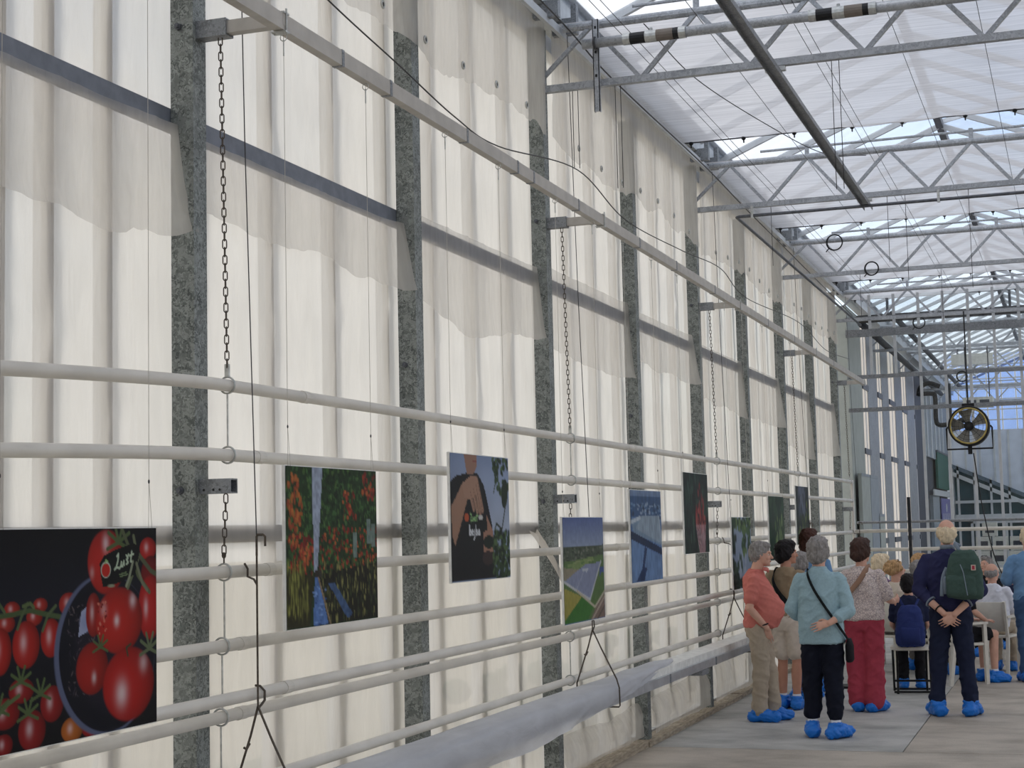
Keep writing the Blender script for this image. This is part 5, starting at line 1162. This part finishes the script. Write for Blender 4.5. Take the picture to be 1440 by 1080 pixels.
strap(P, s, [(-.085, .08, 1.39), (-.095, -.0, 1.432), (-.08, -.115, 1.385), (-.03, -.157, 1.27), (.06, -.168, 1.12), (.15, -.148, .98), (.208, -.07, .87), (.228, 0, .82)], .022, 'strap_black')
mb = MB(); mb.loft([(.64, .235, .0, .022, .075), (.66, .235, 0, .035, .09), (.78, .235, 0, .035, .085), (.84, .235, 0, .015, .07)]); o_ = mb.build('shoulder_bag', 'black_cloth', P, True); o_.scale = (s, s, s)
glasses(T, s, b)
MB().box((-.004, -.166, .84), (.004, -.150, 1.24))
# F: woman in the patterned blouse
P, T, s, b, ar, L = person('brown haired woman in speckled blouse, tan strap and red trousers', (-2.03, 15.93, 0), -.12, 1.64,
    dict(top=[(.90, 0, .0, .205, .14), (.95, 0, 0, .205, .145), (1.06, 0, 0, .195, .135), (1.2, 0, 0, .180, .130), (1.30, 0, -.005, .172, .115), (1.36, 0, -.01, .148, .098), (1.40, 0, -.01, .108, .08), (1.435, 0, -.005, .072, .066)], topmat='blouse_pattern', botmat='red_cloth', topname='blouse', sleeve=.82, loose=.02, turn=-.45, sh=.165,
         arms={'R': ((.255, .02, 1.10), (.25, .235, 1.07), (.3, .9, .25), (-1, 0, 0), .9), 'L': ((-.25, .03, 1.10), (-.16, .24, 1.05), (.6, .7, .1), (0, 0, -1), .6)},
         legs={'L': (-.085, .0, -.15), 'R': (.085, -.02, .35)}, hair=('full', 'hair_brown'), leg=(.112, .098, .096), hem=.1, hipw=.178, vox=.0056))
strap(P, s, [(.06, .10, 1.38), (.075, .02, 1.43), (.065, -.085, 1.40), (.01, -.135, 1.30), (-.09, -.148, 1.18), (-.185, -.10, 1.08), (-.215, .0, 1.04)], .05, 'strap_tan')
# G: tall man with the green backpack
P, T, s, b, ar, L = person('tall white haired man in navy sweater and dark jeans with hands clasped behind', (-1.20, 15.66, 0), .03, 1.81,
    dict(top=[(.88, 0, -.0, .165, .118), (.92, 0, 0, .176, .125), (1.05, 0, -.004, .172, .122), (1.2, 0, -.008, .186, .125), (1.30, 0, -.012, .188, .116), (1.36, 0, -.015, .162, .098), (1.405, 0, -.012, .115, .078), (1.44, 0, -.008, .074, .064)], topmat='navy_knit', topname='sweater', botmat='jean_dark', sleeve=1.45, loose=.016, turn=.05, hy=.03, sh=.185, vox=.0053,
         arms={'L': ((-.265, -.06, 1.09), (-.045, -.195, .895), (.62, -.05, -.55), (.2, .9, .1), .55), 'R': ((.265, -.06, 1.09), (.045, -.205, .885), (-.62, -.12, -.5), (-.2, .9, .1), .7)},
         legs={'L': (-.14, .0, -.35), 'R': (.14, .0, .25)}, hair=('fringe', 'hair_white'), leg=(.098, .074, .062), hem=.1, kneef=.0))
strap(P, s, [(.055, .03, 1.455), (.03, -.055, 1.462), (-.03, -.055, 1.462), (-.055, .03, 1.455)], .04, 'strap_grey', 'shirt_collar', .01)
mb = MB(); wr = ar['L'][2].lerp(ar['L'][1], .2); mb.torus(wr*s, .032*s, .007*s, (ar['L'][1]-ar['L'][2]), 16, 6); mb.build('watch', 'black', P)
for k in ('L', 'R'):
    q = ar[k][1].lerp(ar[k][2], .5); mb = MB(); mb.torus(q*s, .046*s, .009*s, (ar[k][1]-ar[k][2]), 16, 6); mb.build('cuff', 'strap_grey', P, True)
# his backpack, slung on the right shoulder
bk = thing('backpack', 'dark green backpack hanging on the tall man by one strap', 'backpack', (-1.20+.155, 15.66-.225, 1.09), .03-.06)
mb = MB(); mb.loft([(0, 0, 0, .150, .055), (.03, 0, 0, .168, .082), (.14, 0, -.005, .165, .09), (.26, 0, 0, .155, .082), (.36, 0, .008, .135, .065), (.42, 0, .02, .10, .045), (.435, 0, .02, .07, .03)], 30, 2.8)
me = remesh(mb, .009, 6, .014, 9, 4); obj('bag_body', me, 'backpack_green', bk, True)
mb = MB(); mb.loft([(.02, -.02, -.07, .12, .03), (.05, -.02, -.075, .135, .04), (.18, -.02, -.075, .13, .036), (.21, -.02, -.07, .12, .02)], 24, 3); obj('front_pocket', remesh(mb, .008, 5, .008, 14, 6), 'backpack_green', bk, True)
mb = MB(); mb.loft([(.04, -.165, -.0, .02, .05), (.18, -.165, 0, .022, .055), (.2, -.16, 0, .015, .05)], 16); mb.build('side_pocket', 'strap_grey', bk, True)
MB().tube(cat([(-.02, -.102, .31), (.005, -.112, .24), (.02, -.12, .14), (.035, -.115, .03)], 6), .004, 6).build('zip', 'strap_grey', bk)
MB().box((.075, -.098, .255), (.115, -.085, .305)).build('badge', 'cream_cloth', bk); MB().box((.083, -.1, .262), (.107, -.098, .298)).build('badge_print', 'red_cloth', bk)
MB().tube(cat([(-.03, .03, .42), (-.06, .045, .475), (-.08, .07, .50), (-.07, .13, .49), (-.04, .17, .47)], 6), .02, 8, flat=.35).build('shoulder_strap', 'strap_grey', bk, True)
MB().tube(cat([(-.15, .0, .28), (-.185, .0, .2), (-.20, -.01, .1), (-.205, -.01, .02)], 6), .017, 8, flat=.3).build('loose_strap', 'strap_grey', bk, True)

# ---------------- chairs
def armchair(label, loc, rz):
    t = thing('plastic_chair', label, 'chair', loc, rz, 'white plastic chairs')
    MB().loft([(.425, 0, 0, .225, .22), (.43, 0, 0, .235, .23), (.45, 0, 0, .235, .23), (.455, 0, 0, .225, .22)], 28, 5).build('seat', 'chair_white', t)
    mb = MB(); n = 10
    for i in range(n+1):
        x = -.21+.42*i/n; y = -.215-.03*math.cos(x/.21*PI/2)
        for z, dy in ((.50, 0), (.66, -.03), (.84, -.075)): mb.v.append((x, y+dy, z))
        if i:
            b = i*3; mb.f += [(b-3, b, b+1, b-2), (b-2, b+1, b+2, b-1)]
    o = mb.build('backrest', 'chair_white', t, True); md = o.modifiers.new('s', 'SOLIDIFY'); md.thickness = .018
    for sx_ in (-1, 1):
        MB().obox((sx_*.215, .20, 0), (sx_*.215, .19, .66), .035, .042, (0, 1, 0)).build('leg', 'chair_white', t)
        MB().obox((sx_*.215, -.27, 0), (sx_*.215, -.20, .44), .035, .042, (0, 1, 0)).build('leg', 'chair_white', t)
        MB().obox((sx_*.215, -.205, .44), (sx_*.215, -.30, .85), .03, .04, (0, 1, 0)).build('back_post', 'chair_white', t)
        MB().box((sx_*.215-.025, -.25, .655), (sx_*.215+.025, .225, .68)).build('armrest', 'chair_white', t)
    return t
sitL = {'L': (-.11, .40, -.15), 'R': (.11, .40, .15)}
lap = {'L': ((-.22, .06, .85), (-.12, .30, .72), (.4, .9, 0), (0, 0, -1), .5), 'R': ((.22, .06, .85), (.12, .30, .72), (-.4, .9, 0), (0, 0, -1), .5)}
sit_top = lambda z: [(z+0, 0, .0, .185, .128), (z+.05, 0, 0, .19, .132), (z+.2, 0, 0, .18, .125), (z+.33, 0, 0, .188, .122), (z+.41, 0, -.005, .178, .11), (z+.46, 0, -.01, .15, .094), (z+.505, 0, -.01, .105, .078), (z+.54, 0, -.005, .07, .064)]
def sitter(label, loc, rz, H, seat=.455, **kw):
    d = dict(top=sit_top(.90), seat=seat, legs=sitL, arms=lap, sleeve=.7, leg=(.09, .07, .064), vox=.011, hem=.1); d.update(kw)
    return person(label, loc, rz, H, d)
# H: dark haired woman on a folding stool
stl = thing('folding_stool', 'white seated folding stool with crossed black legs', 'stool', (-1.78, 17.75, 0), .1)
MB().loft([(.45, 0, 0, .2, .19), (.46, 0, 0, .215, .205), (.485, 0, 0, .215, .205), (.49, 0, 0, .2, .19)], 28, 4).build('seat', 'chair_white', stl)
for sx_ in (-1, 1):
    for a in (-1, 1): MB().tube([(sx_*.17+.02*a, -.17*a, 0), (sx_*.17+.02*a, .15*a, .45)], .012, 8).build('leg', 'metal_black', stl)
for y, z in ((-.17, .01), (.17, .01), (-.09, .12)): MB().tube([(-.19, y, z+.01), (.19, y, z+.01)], .011, 8).build('cross_bar', 'metal_black', stl)
P, T, s, b, ar, L = sitter('black haired person in navy top seated on the folding stool', (-1.78, 17.75, 0), .1, 1.42, .485, topmat='navy_cloth', botmat='black_cloth', hair=('full', 'hair_dark'), turn=-.1, nod=-.15)
bk = thing('backpack', 'blue backpack worn by the person on the folding stool', 'backpack', (-1.78+.022, 17.75-.215, .50), .1)
mb = MB(); mb.loft([(0, 0, 0, .13, .06), (.03, 0, 0, .15, .085), (.2, 0, 0, .145, .09), (.36, 0, .01, .12, .07), (.42, 0, .02, .08, .04)], 28, 2.8); obj('bag_body', remesh(mb, .010, 6, .012, 9, 3), 'backpack_blue', bk, True)
mb = MB(); mb.loft([(.03, 0, -.075, .10, .03), (.18, 0, -.078, .10, .032), (.2, 0, -.07, .09, .02)], 20, 3); mb.build('front_pocket', 'backpack_blue', bk, True)
for sx_ in (-1, 1): MB().tube(cat([(sx_*.06, .03, .41), (sx_*.10, .08, .49), (sx_*.11, .16, .50)], 5), .018, 8, flat=.35).build('shoulder_strap', 'backpack_blue', bk, True)
# I: grey man in plaid shirt
armchair('white plastic chair under the man in plaid shirt', (-1.80, 19.5, 0), -.5)
P, T, s, b, ar, L = sitter('grey haired seated man in checked shirt with glasses', (-1.80, 19.5, 0), -.5, 1.72, topmat='plaid', botmat='black_cloth', hair=('short', 'hair_grey'), turn=-.7, nod=-.25); glasses(T, s, b)
# J: curly blond with sunglasses on the head
armchair('white plastic chair under the curly blond person', (-2.15, 20.05, 0), -.6)
P, T, s, b, ar, L = sitter('curly blond seated person with sunglasses pushed up in the hair', (-2.15, 20.05, 0), -.6, 1.70, topmat='cream_cloth', botmat='grey_cloth', hair=('curly', 'hair_blond'), turn=-.7, nod=-.2); glasses(T, s, b, 'lens_dark', 1.0, 'sunglasses')
# K: blond hair further back
armchair('white plastic chair under the straight blond person', (-2.02, 21.75, 0), -.3)
P, T, s, b, ar, L = sitter('seated person with straight blond hair near the black pole', (-2.02, 21.75, 0), -.3, 1.76, topmat='black_cloth', botmat='black_cloth', hair=('bob', 'hair_blond'), turn=-.8)
# L: white hair behind the patterned blouse
armchair('white plastic chair under the white haired person', (-2.44, 20.95, 0), -.7)
P, T, s, b, ar, L = sitter('white haired seated person in purple behind the speckled blouse', (-2.44, 20.95, 0), -.7, 1.80, topmat='purple_cloth', botmat='grey_cloth', hair=('full', 'hair_white'), turn=-.4)
# R: person in black shorts, seen beside the tall man
armchair('white plastic chair with armrests behind the tall man in navy', (-1.36, 18.75, 0), -.9)
P, T, s, b, ar, L = sitter('seated person in black shorts with bare legs behind the tall man', (-1.36, 18.75, 0), -.9, 1.62, topmat='black_cloth', botmat='black_cloth', bottom='shorts', hair=('short', 'hair_brown'), leg=(.09, .085, .08), nod=-.3, lean=(.05, 0))
# M: bald man in the white shirt
armchair('white plastic chair under the balding man in white shirt', (-1.04, 20.05, 0), -.25)
P, T, s, b, ar, L = sitter('balding seated man in white shirt', (-1.04, 20.05, 0), -.25, 1.58, topmat='white_shirt', botmat='khaki', sleeve=1.5, hair=('bald', 'hair_grey'), turn=-.25, skin='skin', wide=1.05)
# N: yellow cap
armchair('white plastic chair under the person in yellow cap', (-.88, 21.5, 0), -.2)
P, T, s, b, ar, L = sitter('seated person wearing a yellow cap', (-.88, 21.5, 0), -.2, 1.38, topmat='navy_cloth', botmat='grey_cloth', hair=('short', 'hair_brown'), turn=-.9, nod=-.2)
mb = MB()
R3 = T.to_3x3(); mb.ell(T @ Vector((0, -.018, .155)), (.087, .103, .092), R3); mb.ell(T @ Vector((0, .10, .145)), (.06, .07, .010), R3); me = remesh(mb, .009, 3); me.transform(Matrix.Scale(s, 4)); obj('cap', me, 'yellow_cap', P, True)
# O: standing man at the right in light blue
P, T, s, b, ar, L = person('white haired person standing in sky blue shirt beside the yellow cap', (-.58, 19.05, 0), .25, 1.70,
    dict(top=TOP_M, topmat='sky_blue', botmat='jean_blue', sleeve=1.5, arms={'L': ((-.25, .03, 1.12), (-.16, .24, 1.10), (.5, .8, .1), (0, 0, -1), .5), 'R': down(1)}, legs=st(), hair=('short', 'hair_white'), wide=1.08))
# P, Q: faces further back
armchair('white plastic chair under the person with dark glasses', (-1.25, 22.9, 0), 2.6)
P, T, s, b, ar, L = sitter('seated person facing us with dark glasses pushed up', (-1.25, 22.9, 0), 2.6, 1.62, topmat='black_cloth', botmat='black_cloth', hair=('short', 'hair_grey'), nod=-.2); glasses(T, s, b, 'lens_dark', 1.0, 'sunglasses')
armchair('white plastic chair under the curly brown person', (-.72, 24.1, 0), 2.2)
P, T, s, b, ar, L = sitter('seated person with curly brown hair near the end rails', (-.72, 24.1, 0), 2.2, 1.66, topmat='navy_cloth', botmat='black_cloth', hair=('curly', 'hair_brown'))
